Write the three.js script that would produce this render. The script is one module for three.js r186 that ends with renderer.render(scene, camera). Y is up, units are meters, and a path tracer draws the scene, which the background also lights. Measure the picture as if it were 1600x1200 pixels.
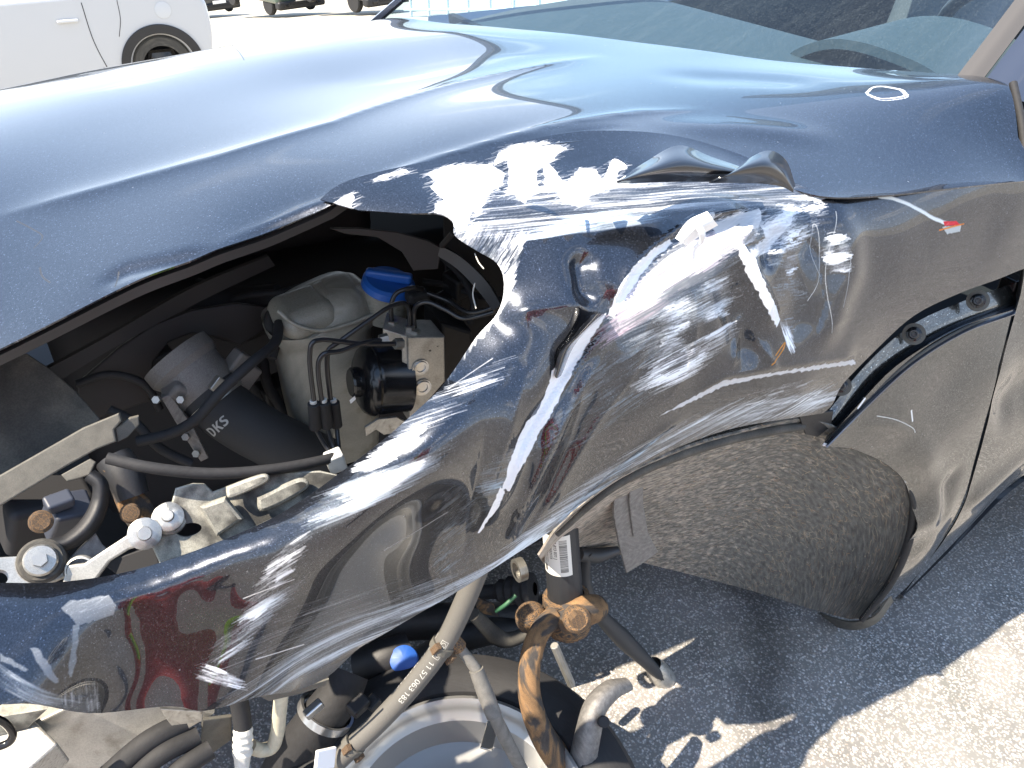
import * as THREE from 'three';
import { RoundedBoxGeometry } from 'three/addons/geometries/RoundedBoxGeometry.js';
import { mergeGeometries, toCreasedNormals } from 'three/addons/utils/BufferGeometryUtils.js';
import { MarchingCubes } from 'three/addons/objects/MarchingCubes.js';
import { ImprovedNoise } from 'three/addons/math/ImprovedNoise.js';

// ------------------------------------------------------------------ camera, sky, sun, exposure
const scene = new THREE.Scene();
const camera = new THREE.PerspectiveCamera(50, 4 / 3, 0.05, 400);
const yaw = THREE.MathUtils.degToRad(63.5), pitch = THREE.MathUtils.degToRad(34);
camera.position.set(0, 1.45, 1.62);
camera.lookAt(Math.cos(yaw) * Math.cos(pitch), 1.45 - Math.sin(pitch), 1.62 - Math.sin(yaw) * Math.cos(pitch));
const renderer = new THREE.WebGLRenderer({ antialias: true });
renderer.toneMapping = THREE.LinearToneMapping;
renderer.toneMappingExposure = 3.15;
renderer.shadowMap.enabled = true;

const sunDir = new THREE.Vector3(-0.55, 0.83, -0.065).normalize();
const perlin = new ImprovedNoise();
const fbm = (x, y, z, o = 4) => { let s = 0, a = 0.5, f = 1; for (let i = 0; i < o; i++) { s += a * perlin.noise(x * f, y * f, z * f + i * 7.3); a *= 0.5; f *= 2.03; } return s; };
const clamp = (v, a = 0, b = 1) => Math.min(b, Math.max(a, v)), sstep = (a, b, v) => { const t = clamp((v - a) / (b - a)); return t * t * (3 - 2 * t); };
{
  const w = 1024, h = 512, data = new Float32Array(w * h * 4);
  for (let j = 0; j < h; j++) for (let i = 0; i < w; i++) {
    const el = ((j + 0.5) / h - 0.5) * Math.PI, az = ((i + 0.5) / w - 0.5) * 2 * Math.PI;
    const y = Math.sin(el), x = Math.cos(el) * Math.cos(az), z = Math.cos(el) * Math.sin(az), k = clamp(y);
    const t = Math.pow(1 - k, 2.6);
    let r = 0.15 + 0.31 * t, g = 0.245 + 0.29 * t, b = 0.43 + 0.21 * t;
    const halo = Math.pow(clamp(x * sunDir.x + y * sunDir.y + z * sunDir.z), 14) * 0.25;
    r += halo; g += halo; b += halo;
    if (y > 0.02) {
      const px = x / (y + 0.10) * 0.9, pz = z / (y + 0.10) * 0.9;
      const n = fbm(px * 0.8 + 3.1, pz * 1.5 + 1.7, 0.4, 6) + 0.30 * fbm(px * 0.3 + 9, pz * 0.3, 2.2, 3);
      const c = sstep(0.14, 0.42, n) * 0.85 * sstep(0.02, 0.14, y);
      r += (0.85 - r) * c; g += (0.86 - g) * c; b += (0.88 - b) * c;
    }
    if (y < 0) { r = 0.45; g = 0.46; b = 0.46; }
    data.set([r * 1.18, g * 1.18, b * 1.16, 1], (j * w + i) * 4);
  }
  const sky = new THREE.DataTexture(data, w, h, THREE.RGBAFormat, THREE.FloatType);
  sky.mapping = THREE.EquirectangularReflectionMapping; sky.magFilter = THREE.LinearFilter; sky.wrapS = THREE.RepeatWrapping; sky.needsUpdate = true;
  scene.background = sky; scene.environment = sky;
}
const sun = new THREE.DirectionalLight(0xfff1dc, 4.9);
sun.position.copy(sunDir).multiplyScalar(30).add(new THREE.Vector3(0.6, 0, 0)); sun.target.position.set(0.6, 0, 0);
sun.castShadow = true; sun.shadow.mapSize.set(4096, 4096); sun.shadow.radius = 1;
Object.assign(sun.shadow.camera, { left: -9, right: 9, top: 9, bottom: -9, near: 1, far: 80 });
scene.add(sun, sun.target);

// ------------------------------------------------------------------ helpers
let seed = 20240611;
const rnd = () => { seed = (seed + 0x6d2b79f5) | 0; let t = Math.imul(seed ^ (seed >>> 15), 1 | seed); t = (t + Math.imul(t ^ (t >>> 7), 61 | t)) ^ t; return ((t ^ (t >>> 14)) >>> 0) / 4294967296; };
const rr = (a, b) => a + (b - a) * rnd();
const V = (p) => new THREE.Vector3(p[0], p[1], p[2]);
const names = new Map();
const numbered = (n) => { const k = names.get(n) ?? 0; names.set(n, k + 1); return k ? n + '_' + String(k).padStart(3, '0') : n; };
function part(name, geo, mat, parent, label) {
  const g = Array.isArray(geo) ? (geo.length > 1 ? mergeGeometries(geo.map((q) => { const c = q.index ? q.toNonIndexed() : q.clone(); for (const k of Object.keys(c.attributes)) if (!['position', 'normal', 'uv'].includes(k)) c.deleteAttribute(k); return c; })) : geo[0]) : geo;
  const m = new THREE.Mesh(g, mat); m.name = name; m.castShadow = m.receiveShadow = true;
  if (label) m.userData.label = label;
  parent.add(m); return m;
}
function thing(name, label, category, group) {
  const o = new THREE.Group(); o.name = numbered(name); o.userData = { label, category }; if (group) o.userData.group = group; scene.add(o); return o;
}
function structure(name, geo, mat, label) { const m = part(numbered(name), geo, mat, scene); m.userData = { kind: 'structure', label: label ?? name, category: name.replace(/_/g, ' ') }; return m; }
const spline = (pts, n) => new THREE.CatmullRomCurve3(pts.map(V), false, 'centripetal').getPoints(n).map((p) => p.toArray());
function tube(pts, r, n = 0, rad = 12, flat = null) {           // round hose or rod, r may be a list along the length
  const c = new THREE.CatmullRomCurve3(pts.map(V), false, 'centripetal'), N = n || Math.max(8, pts.length * 10), fr = c.computeFrenetFrames(N, false), pos = [], nor = [], uv = [], idx = [];
  const L = c.getLength(), R = (t) => { if (!Array.isArray(r)) return r; const f = t * (r.length - 1), i = Math.min(r.length - 2, Math.floor(f)); return r[i] + (r[i + 1] - r[i]) * (f - i); };
  for (let i = 0; i <= N; i++) {
    const p = c.getPointAt(i / N), q = R(i / N);
    for (let j = 0; j <= rad; j++) {
      const a = j / rad * 2 * Math.PI, k = flat ? flat : 1, d = fr.normals[i].clone().multiplyScalar(Math.cos(a)).addScaledVector(fr.binormals[i], Math.sin(a) * k);
      pos.push(p.x + d.x * q, p.y + d.y * q, p.z + d.z * q); d.normalize(); nor.push(d.x, d.y, d.z); uv.push(i / N * L, j / rad * 2 * Math.PI * q);
    }
  }
  const w = rad + 1;
  for (let i = 0; i < N; i++) for (let j = 0; j < rad; j++) { const a = i * w + j; idx.push(a, a + 1, a + w, a + 1, a + w + 1, a + w); }
  for (const e of [0, N]) {                                     // caps
    const p = c.getPointAt(e / N), t = c.getTangentAt(e / N).multiplyScalar(e ? 1 : -1), b = pos.length / 3;
    pos.push(p.x, p.y, p.z); nor.push(t.x, t.y, t.z); uv.push(0, 0);
    for (let j = 0; j <= rad; j++) { const s = (e * w + j) * 3; pos.push(pos[s], pos[s + 1], pos[s + 2]); nor.push(t.x, t.y, t.z); uv.push(0.01 * Math.cos(j), 0.01 * Math.sin(j)); }
    for (let j = 0; j < rad; j++) e ? idx.push(b, b + 1 + j, b + 2 + j) : idx.push(b, b + 2 + j, b + 1 + j);
  }
  return geo(pos, nor, uv, idx);
}
function geo(pos, nor, uv, idx) {
  const g = new THREE.BufferGeometry();
  g.setAttribute('position', new THREE.Float32BufferAttribute(pos, 3));
  if (nor) g.setAttribute('normal', new THREE.Float32BufferAttribute(nor, 3));
  if (uv) g.setAttribute('uv', new THREE.Float32BufferAttribute(uv, 2));
  if (idx) g.setIndex(idx);
  if (!nor) g.computeVertexNormals();
  return g;
}
function lathe(profile, a, b, seg = 40) {                       // profile [[radius, along 0..length]] turned about the line from a towards b
  const g = new THREE.LatheGeometry(profile.map(([r, y]) => new THREE.Vector2(Math.max(r, 1e-5), y)), seg), d = V(b).sub(V(a)).normalize();
  g.applyQuaternion(new THREE.Quaternion().setFromUnitVectors(new THREE.Vector3(0, 1, 0), d)); g.translate(...a);
  return toCreasedNormals(g, 0.5);
}
const rod = (a, b, r, seg = 20, bev = 0.0012) => { const L = V(a).distanceTo(V(b)); return lathe([[0, 0], [r - bev, 0], [r, bev], [r, L - bev], [r - bev, L], [0, L]], a, b, seg); };
function hexhead(a, b, r, h) { const g = new THREE.CylinderGeometry(r * 0.95, r, h, 6); g.translate(0, h / 2, 0); g.applyQuaternion(new THREE.Quaternion().setFromUnitVectors(new THREE.Vector3(0, 1, 0), V(b).sub(V(a)).normalize())); g.translate(...a); return toCreasedNormals(g, 0.4); }
function plate(pts, t, opt = {}) {                              // a plate of thickness t whose front face passes through the measured points
  const P = pts.map(V), c = new THREE.Vector3(); P.forEach((p) => c.add(p)); c.divideScalar(P.length);
  const n = new THREE.Vector3();
  P.forEach((p, i) => { const q = P[(i + 1) % P.length]; n.x += (p.y - q.y) * (p.z + q.z); n.y += (p.z - q.z) * (p.x + q.x); n.z += (p.x - q.x) * (p.y + q.y); });
  n.normalize(); if (n.z + 0.6 * n.y - 0.2 * n.x < 0) n.negate();
  const u = new THREE.Vector3(0, 1, 0).cross(n); if (u.lengthSq() < 1e-4) u.set(1, 0, 0); u.normalize(); const v = n.clone().cross(u);
  const to = (p) => { const d = p.clone().sub(c); return new THREE.Vector2(d.dot(u), d.dot(v)); };
  let Q = P.map(to); if (opt.smooth) Q = new THREE.SplineCurve([...Q, Q[0]]).getPoints(Q.length * 6).slice(0, -1);
  const s = new THREE.Shape(Q);
  for (const [hp, hr, hk = 1] of opt.holes ?? []) { const h = to(V(hp)), path = new THREE.Path(); path.absellipse(h.x, h.y, hr, hr * hk, 0, Math.PI * 2, true, opt.holeTurn ?? 0); s.holes.push(path); }
  const bev = opt.bevel ?? Math.min(0.0015, t * 0.3), g = new THREE.ExtrudeGeometry(s, { depth: Math.max(1e-4, t - 2 * bev), bevelEnabled: bev > 0, bevelThickness: bev, bevelSize: bev, bevelOffset: -bev, bevelSegments: 2, curveSegments: 16 });
  g.translate(0, 0, -t + bev);
  g.applyMatrix4(new THREE.Matrix4().makeBasis(u, v, n)); g.translate(c.x, c.y, c.z);
  return g;
}
function loft(rows, t = 0.002, sub = 6, closed = false) {       // a skin through rows of points, with real thickness
  const fine = rows.map((r) => spline(closed ? r : r, (r.length - 1) * sub)), m = fine[0].length, cols = [];
  for (let j = 0; j < m; j++) cols.push(rows.length > 1 ? spline(fine.map((f) => f[j]), (rows.length - 1) * sub) : []);
  const n = cols[0].length, pos = [], uv = [], idx = [], arc = [0], mid = n >> 1; for (let j = 1; j < m; j++) arc.push(arc[j - 1] + V(cols[j][mid]).distanceTo(V(cols[j - 1][mid])));
  for (let j = 0; j < m; j++) for (let i = 0; i < n; i++) { pos.push(...cols[j][i]); uv.push(arc[j], V(cols[j][0]).distanceTo(V(cols[j][i]))); }
  for (let j = 0; j < m - 1; j++) for (let i = 0; i < n - 1; i++) { const a = j * n + i; idx.push(a, a + 1, a + n, a + 1, a + n + 1, a + n); }
  const f = geo(pos, null, uv, idx); if (!t) return f;
  const nn = f.attributes.normal.array, bp = pos.map((p, k) => p - nn[k] * t), bn = Array.from(nn, (k) => -k), bi = []; for (let k = 0; k < idx.length; k += 3) bi.push(idx[k], idx[k + 2], idx[k + 1]);
  const edge = []; for (let j = 0; j < m; j++) edge.push(j * n); for (let i = 1; i < n; i++) edge.push((m - 1) * n + i); for (let j = m - 2; j >= 0; j--) edge.push(j * n + n - 1); for (let i = n - 2; i >= 0; i--) edge.push(i);
  const ep = [], eu = [], ei = []; edge.forEach((k) => { ep.push(pos[3 * k], pos[3 * k + 1], pos[3 * k + 2], bp[3 * k], bp[3 * k + 1], bp[3 * k + 2]); eu.push(uv[2 * k], uv[2 * k + 1], uv[2 * k], uv[2 * k + 1]); });
  for (let k = 0; k < edge.length - 1; k++) ei.push(2 * k, 2 * k + 1, 2 * k + 2, 2 * k + 1, 2 * k + 3, 2 * k + 2);
  return mergeGeometries([f.toNonIndexed(), geo(bp, bn, uv, bi).toNonIndexed(), geo(ep, null, eu, ei).toNonIndexed()]);
}
function rbox(w, h, d, at, r = 0.004, turn = [0, 0, 0], seg = 3) { const g = new RoundedBoxGeometry(w, h, d, seg, r); g.rotateX(turn[0]); g.rotateY(turn[1]); g.rotateZ(turn[2]); g.translate(...at); return g; }

// ------------------------------------------------------------------ pressed sheet panels: a smooth skin through measured points, with pressed and torn folds
function solver(ctrl, lam) {
  const n = ctrl.length, N = n + 3, A = [];
  const phi = (r2) => (r2 > 0 ? 0.5 * r2 * Math.log(r2 + 1e-30) : 0);
  for (let i = 0; i < N; i++) A.push(new Float64Array(N + 1));
  for (let i = 0; i < n; i++) {
    for (let j = 0; j < n; j++) A[i][j] = phi((ctrl[i][0] - ctrl[j][0]) ** 2 + (ctrl[i][1] - ctrl[j][1]) ** 2) + (i === j ? lam : 0);
    A[i][n] = A[n][i] = 1; A[i][n + 1] = A[n + 1][i] = ctrl[i][0]; A[i][n + 2] = A[n + 2][i] = ctrl[i][1]; A[i][N] = ctrl[i][2];
  }
  for (let k = 0; k < N; k++) {
    let p = k; for (let i = k + 1; i < N; i++) if (Math.abs(A[i][k]) > Math.abs(A[p][k])) p = i; [A[k], A[p]] = [A[p], A[k]];
    for (let i = k + 1; i < N; i++) { const f = A[i][k] / A[k][k]; if (f) for (let j = k; j <= N; j++) A[i][j] -= f * A[k][j]; }
  }
  const w = new Float64Array(N); for (let k = N - 1; k >= 0; k--) { let s = A[k][N]; for (let j = k + 1; j < N; j++) s -= A[k][j] * w[j]; w[k] = s / A[k][k]; }
  return (s, t) => { let h = w[n] + w[n + 1] * s + w[n + 2] * t; for (let i = 0; i < n; i++) h += w[i] * phi((s - ctrl[i][0]) ** 2 + (t - ctrl[i][1]) ** 2); return h; };
}
function fold(c, s, t) {
  let best = 1e9, sg = 0, u = 0, acc = 0;
  c.L ??= c.p.slice(1).reduce((q, p, i) => q + Math.hypot(p[0] - c.p[i][0], p[1] - c.p[i][1]), 0);
  for (let i = 0; i < c.p.length - 1; i++) {
    const [ax, ay] = c.p[i], dx = c.p[i + 1][0] - ax, dy = c.p[i + 1][1] - ay, l = Math.hypot(dx, dy), f = clamp(((s - ax) * dx + (t - ay) * dy) / (l * l)), d = Math.hypot(s - ax - f * dx, t - ay - f * dy);
    if (d < best) { best = d; sg = dx * (t - ay) - dy * (s - ax); u = (acc + f * l) / c.L; } acc += l;
  }
  if (best > 8 * c.w) return 0;
  const env = sstep(0, c.e, u) * sstep(0, c.e, 1 - u);
  const f = c.k === 'r' ? Math.exp(-best / c.w) : c.k === 'g' ? Math.exp(-((best / c.w) ** 2)) : sg > 0 ? Math.exp(-best / c.w) * sstep(0, 0.006, best) : 0;
  return c.a * env * f;
}
const catmull = (p, n) => { const out = []; for (let i = 0; i < p.length - 1; i++) { const a = p[Math.max(0, i - 1)], b = p[i], c = p[i + 1], d = p[Math.min(p.length - 1, i + 2)]; for (let k = 0; k < n; k++) { const t = k / n, f = (q) => 0.5 * (2 * b[q] + (c[q] - a[q]) * t + (2 * a[q] - 5 * b[q] + 4 * c[q] - d[q]) * t * t + (3 * b[q] - a[q] - 3 * c[q] + d[q]) * t * t * t); out.push([f(0), f(1)]); } } out.push(p[p.length - 1]); return out; };
function panel(S, cell, thick = 0.0022, drop = 0, ripple = 0) {
  S.h ??= solver(S.ctrl, S.lam);
  const H = (s, t) => { let h = S.h(s, t) - drop; for (const c of S.creases) h += fold(c, s, t); if (ripple) h += ripple * fbm(s * 9, t * 9, 1.3, 2); return h; };
  let poly = []; for (const g of S.outline) poly = poly.concat(g.length > 2 ? catmull(g, 5) : g);
  const s0 = Math.min(...poly.map((p) => p[0])) - cell, t0 = Math.min(...poly.map((p) => p[1])) - cell, s1 = Math.max(...poly.map((p) => p[0])) + cell, t1 = Math.max(...poly.map((p) => p[1])) + cell;
  S.box ??= [s0, t0, s1 - s0, t1 - t0];
  const nx = Math.ceil((s1 - s0) / cell) + 1, ny = Math.ceil((t1 - t0) / cell) + 1, h = new Float64Array(nx * ny), inside = new Uint8Array(nx * ny), cut = new Uint8Array(nx * ny);
  const near = new Uint8Array(nx * ny);
  for (let j = 0; j < ny; j++) {                               // inside test row by row
    const t = t0 + j * cell, xs = [];
    for (let k = 0; k < poly.length; k++) { const a = poly[k], b = poly[(k + 1) % poly.length]; if ((a[1] > t) !== (b[1] > t)) xs.push(a[0] + (t - a[1]) / (b[1] - a[1]) * (b[0] - a[0])); }
    xs.sort((a, b) => a - b);
    for (let k = 0; k + 1 < xs.length; k += 2) for (let i = Math.max(0, Math.ceil((xs[k] - s0) / cell)); i < nx && s0 + i * cell <= xs[k + 1]; i++) inside[j * nx + i] = 1;
  }
  for (let k = 0; k < poly.length; k++) { const a = poly[k], b = poly[(k + 1) % poly.length], n = Math.ceil(Math.hypot(b[0] - a[0], b[1] - a[1]) / cell * 6) + 1; for (let q = 0; q <= n; q++) { const i = Math.floor((a[0] + (b[0] - a[0]) * q / n - s0) / cell), j = Math.floor((a[1] + (b[1] - a[1]) * q / n - t0) / cell); cut[j * nx + i] = 1; } }
  for (let j = 0; j < ny; j++) for (let i = 0; i < nx; i++) if (inside[j * nx + i] || cut[j * nx + i]) for (let dj = -2; dj <= 2; dj++) for (let di = -2; di <= 2; di++) { const q = (j + dj) * nx + i + di; if (i + di >= 0 && i + di < nx && j + dj >= 0 && j + dj < ny) near[q] = 1; }
  for (let j = 0; j < ny; j++) for (let i = 0; i < nx; i++) if (near[j * nx + i]) h[j * nx + i] = H(s0 + i * cell, t0 + j * cell);
  const [d, e] = [S.d, S.e], pos = [], nor = [], uv = [], idx = [], seen = new Map();
  const grad = (i, j) => { const g = (q, w) => (q < 0 || q >= nx || w < 0 || w >= ny || !near[w * nx + q] ? null : h[w * nx + q]); const c = g(i, j), l = g(i - 1, j) ?? c, r = g(i + 1, j) ?? c, b = g(i, j - 1) ?? c, a = g(i, j + 1) ?? c; return [(r - l) / (2 * cell), (a - b) / (2 * cell)]; };
  const vert = (s, t, key) => {
    if (key !== undefined && seen.has(key)) return seen.get(key);
    const fi = clamp((s - s0) / cell, 0, nx - 1.001), fj = clamp((t - t0) / cell, 0, ny - 1.001), i = Math.floor(fi), j = Math.floor(fj), a = fi - i, b = fj - j;
    const bil = (f) => (f(i, j) * (1 - a) + f(i + 1, j) * a) * (1 - b) + (f(i, j + 1) * (1 - a) + f(i + 1, j + 1) * a) * b;
    const hh = bil((q, w) => h[w * nx + q]), gx = bil((q, w) => grad(q, w)[0]), gy = bil((q, w) => grad(q, w)[1]), l = 1 / Math.hypot(1, gx, gy);
    pos.push(s + d[0] * hh, e[1] * t + d[1] * hh, e[2] * t + d[2] * hh); nor.push((d[0] - gx) * l, (d[1] - gy * e[1]) * l, (d[2] - gy * e[2]) * l); uv.push((s - S.box[0]) / S.box[2], (t - S.box[1]) / S.box[3]);
    const id = pos.length / 3 - 1; if (key !== undefined) seen.set(key, id); return id;
  };
  for (let j = 0; j < ny - 1; j++) for (let i = 0; i < nx - 1; i++) {
    const q = j * nx + i;
    const full = inside[q] + inside[q + 1] + inside[q + nx] + inside[q + nx + 1];
    if (!cut[q] && (full === 0 || full === 4)) { if (full) { const a = vert(s0 + i * cell, t0 + j * cell, q), b = vert(s0 + (i + 1) * cell, t0 + j * cell, q + 1), c = vert(s0 + i * cell, t0 + (j + 1) * cell, q + nx), f = vert(s0 + (i + 1) * cell, t0 + (j + 1) * cell, q + nx + 1); idx.push(a, b, c, b, f, c); } continue; }
    let P = poly; const X0 = s0 + i * cell, Y0 = t0 + j * cell;
    for (const [ax, sgn, lim] of [[0, 1, X0], [0, -1, X0 + cell], [1, 1, Y0], [1, -1, Y0 + cell]]) {
      const out = []; for (let k = 0; k < P.length; k++) { const a = P[k], b = P[(k + 1) % P.length], da = (a[ax] - lim) * sgn, db = (b[ax] - lim) * sgn; if (da >= 0) out.push(a); if ((da >= 0) !== (db >= 0)) { const f = da / (da - db); out.push([a[0] + (b[0] - a[0]) * f, a[1] + (b[1] - a[1]) * f]); } } P = out;
    }
    if (P.length < 3) continue;
    const C = P.map((p) => new THREE.Vector2(p[0], p[1])), fl = THREE.ShapeUtils.area(C) < 0; if (fl) C.reverse();
    const id = C.map((p) => vert(p.x, p.y)); for (const [a, b, c] of THREE.ShapeUtils.triangulateShape(C, [])) idx.push(id[a], id[b], id[c]);
  }
  const front = geo(pos, nor, uv, idx).toNonIndexed(); if (!thick) return front;
  const bp = pos.map((p, k) => p - nor[k] * thick), bi = []; for (let k = 0; k < idx.length; k += 3) bi.push(idx[k], idx[k + 2], idx[k + 1]);
  const back = geo(bp, nor.map((v) => -v), uv, bi).toNonIndexed();
  const ring = []; for (let k = 0; k < poly.length; k++) { const a = poly[k], b = poly[(k + 1) % poly.length], n = Math.max(1, Math.ceil(Math.hypot(b[0] - a[0], b[1] - a[1]) / cell)); for (let q = 0; q < n; q++) ring.push([a[0] + (b[0] - a[0]) * q / n, a[1] + (b[1] - a[1]) * q / n]); }
  const ep = [], eu = [], ei = [];
  ring.concat([ring[0]]).forEach((p) => { const id = vert(p[0], p[1]); ep.push(pos[3 * id], pos[3 * id + 1], pos[3 * id + 2], pos[3 * id] - nor[3 * id] * thick, pos[3 * id + 1] - nor[3 * id + 1] * thick, pos[3 * id + 2] - nor[3 * id + 2] * thick); eu.push(uv[2 * id], uv[2 * id + 1], uv[2 * id], uv[2 * id + 1]); });
  for (let k = 0; k < ring.length; k++) ei.push(2 * k, 2 * k + 1, 2 * k + 2, 2 * k + 1, 2 * k + 3, 2 * k + 2);
  return mergeGeometries([front, back, geo(ep, null, eu, ei).toNonIndexed()]);
}

// measured panels: control points and outlines in metres along the panel's own axes, rub marks and chips where they lie on it
const HOOD = {d:[.0,.9207,.3903],e:[.0,.3903,-.9207],lam:.003,ctrl:[[-.2519,-.2178,1.1005],[-.1647,-.2194,1.135],[-.0909,-.2177,1.1648],[-.0165,-.2121,1.1907],[.0288,
-.2101,1.2081],[.0803,-.2109,1.2193],[.1335,-.208,1.2259],[.1808,-.2051,1.2379],[.2232,-.208,1.2516],[.2516,-.2054,1.2706],[.2975,-.2104,1.2845],[.3511,
-.2186,1.2958],[.4271,-.219,1.3026],[.5138,-.2235,1.3098],[.5918,-.2364,1.3127],[.6763,-.264,1.3118],[.7247,-.3016,1.3127],[.7479,-.3397,1.32],[.7688,-.3929,
1.3278],[.8119,-.4273,1.3364],[.9048,-.4401,1.3319],[1.0255,-.4466,1.3241],[1.1629,-.4516,1.3125],[1.1994,-.4528,1.3096],[1.2069,-.3825,1.3268],[1.2593,
-.2908,1.3509],[1.2685,-.1912,1.2911],[1.2328,-.0683,1.2225],[1.1473,.0669,1.1572],[1.0915,.1772,1.1099],[1.046,.2943,1.053],[.9725,.44,.9867],[.8974,.5838,
.9159],[.8186,.7533,.8291],[.7469,.9919,.7],[-.8,1.1327,.3661],[-.8,.9992,.5123],[-.8,.7728,.6701],[-.8,.5093,.817],[-.8,.2612,.9237],[-.4,1.1523,.4122],
[-.4,1.0187,.5584],[-.4,.7923,.7161],[-.4,.5288,.863],[-.4,.2807,.9697],[.0,1.1679,.449],[.0,1.0343,.5952],[.0,.8079,.7529],[.0,.5444,.8998],[.0,.2964,
1.0066],[.4,1.18,.4775],[.4,1.0464,.6237],[.4,.82,.7815],[.4,.5565,.9284],[.4,.3085,1.0351],[.75,1.1854,.4904],[.75,1.0519,.6366],[.75,.8255,.7944],[.75,
.5619,.9413],[.75,.3139,1.048],[1.0,.9084,.7337],[.95,1.119,.59],[.9663,-.247,1.3006],[1.049,-.353,1.3247],[1.1308,-.2645,1.3233]],outline:[[[-.2519,-.2178],
[-.1647,-.2194],[-.0909,-.2177],[-.0165,-.2121],[.0288,-.2101],[.0803,-.2109],[.1335,-.208],[.1808,-.2051],[.2232,-.208],[.2516,-.2054],[.2975,-.2104],
[.3511,-.2186],[.4271,-.219],[.5138,-.2235],[.5918,-.2364],[.6763,-.264],[.7247,-.3016],[.7479,-.3397],[.7688,-.3929],[.8119,-.4273],[.9048,-.4401],[1.0255,
-.4466],[1.1629,-.4516],[1.1994,-.4528]],[[1.2069,-.3825],[1.2593,-.2908]],[[1.2685,-.1912],[1.2328,-.0683],[1.1473,.0669],[1.0915,.1772],[1.046,.2943],
[.9725,.44],[.8974,.5838],[.8186,.7533],[.7469,.9919]],[[-.0,1.1916],[-.45,1.1866],[-.85,1.1487]],[[-.92,.796],[-.95,.3435],[-.9,-.0248],[-.75,-.2168]]],
creases:[{p:[[-.2038,.0822],[-.0275,.0561],[.1469,.0376],[.3052,.0381],[.5225,.1176],[.9029,.2239]],a:.007,w:.03,k:"r",e:.15},{p:[[.0516,-.2055],[.1055,
-.1978],[.1926,-.1915],[.259,-.2072],[.3962,-.1929],[.5452,-.17],[.6915,-.1544],[.8239,-.1629]],a:.0045,w:.011,k:"r",e:.2},{p:[[.0796,-.214],[.1567,-.2077],
[.269,-.2237],[.4221,-.2112],[.5542,-.2033],[.6587,-.1998]],a:-.004,w:.01,k:"g",e:.2},{p:[[.2618,-.199],[.3872,-.2126],[.5252,-.2038],[.6254,-.217]],a:.003,
w:.009,k:"r",e:.25},{p:[[-.0587,-.1907],[-.0129,-.1856],[.0403,-.2063],[.0935,-.2184]],a:-.005,w:.014,k:"g",e:.3},{p:[[.8309,.0326],[.9632,-.0464],[1.096,
-.1554]],a:-.004,w:.05,k:"g",e:.35},{p:[[.7415,-.4229],[.8964,-.4484],[1.1671,-.4613]],a:.003,w:.01,k:"r",e:.1},{p:[[.6587,-.1998],[.8012,-.2334],[.9442,
-.3098]],a:.004,w:.03,k:"g",e:.35}],marks:[{k:"crayon",w:.0035,c:"e8ecf0",p:[[1.1106,-.2412],[1.1061,-.2461],[1.0988,-.2469],[1.0914,-.2455],[1.0849,-.2438],
[1.0775,-.2413],[1.0705,-.2374],[1.067,-.2321],[1.0662,-.2246],[1.0667,-.2158],[1.0703,-.2092],[1.0773,-.2054],[1.0847,-.2015],[1.0927,-.1977],[1.1018,
-.1973],[1.1091,-.2013],[1.1125,-.2079],[1.1149,-.2159],[1.1173,-.2234],[1.1169,-.2292],[1.1139,-.2347],[1.1106,-.2412]]},{k:"crayon",w:.002,c:"e8ecf0",
p:[[1.1117,-.245],[1.1062,-.2508],[1.098,-.2521],[1.0898,-.251],[1.0826,-.2495],[1.0743,-.2472],[1.0665,-.2432],[1.0629,-.2375],[1.0623,-.2291],[1.0634,
-.2192],[1.0679,-.2115],[1.076,-.2068],[1.0848,-.2018],[1.0943,-.1968],[1.105,-.1956],[1.113,-.1996],[1.1164,-.2069],[1.1184,-.2159],[1.1205,-.2244],[1.1196,
-.231],[1.1158,-.2374],[1.1117,-.245]]},{k:"crayon",w:.003,c:"c8d0d8",p:[[-.1746,.1348],[-.1829,.1379],[-.1895,.1472],[-.1958,.1638],[-.2024,.1842],[-.2049,
.2019],[-.2028,.2162],[-.2005,.2315],[-.1979,.2475],[-.1915,.2572],[-.1826,.256],[-.1743,.2458]]},{k:"line",w:.0012,c:"181818",p:[[-.134,.0463],[-.1151,
.0101],[-.1037,-.0192],[-.1162,-.0393]]},{k:"line",w:.0012,c:"181818",p:[[-.1112,-.0907],[-.1095,-.1134],[-.1015,-.1349]]},{k:"line",w:.0012,c:"181818",
p:[[-.0225,-.1743],[-.0304,-.2042]]},{k:"line",w:.0015,c:"30343a",p:[[.3338,.9301],[.2951,.5834]]}]};
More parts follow.
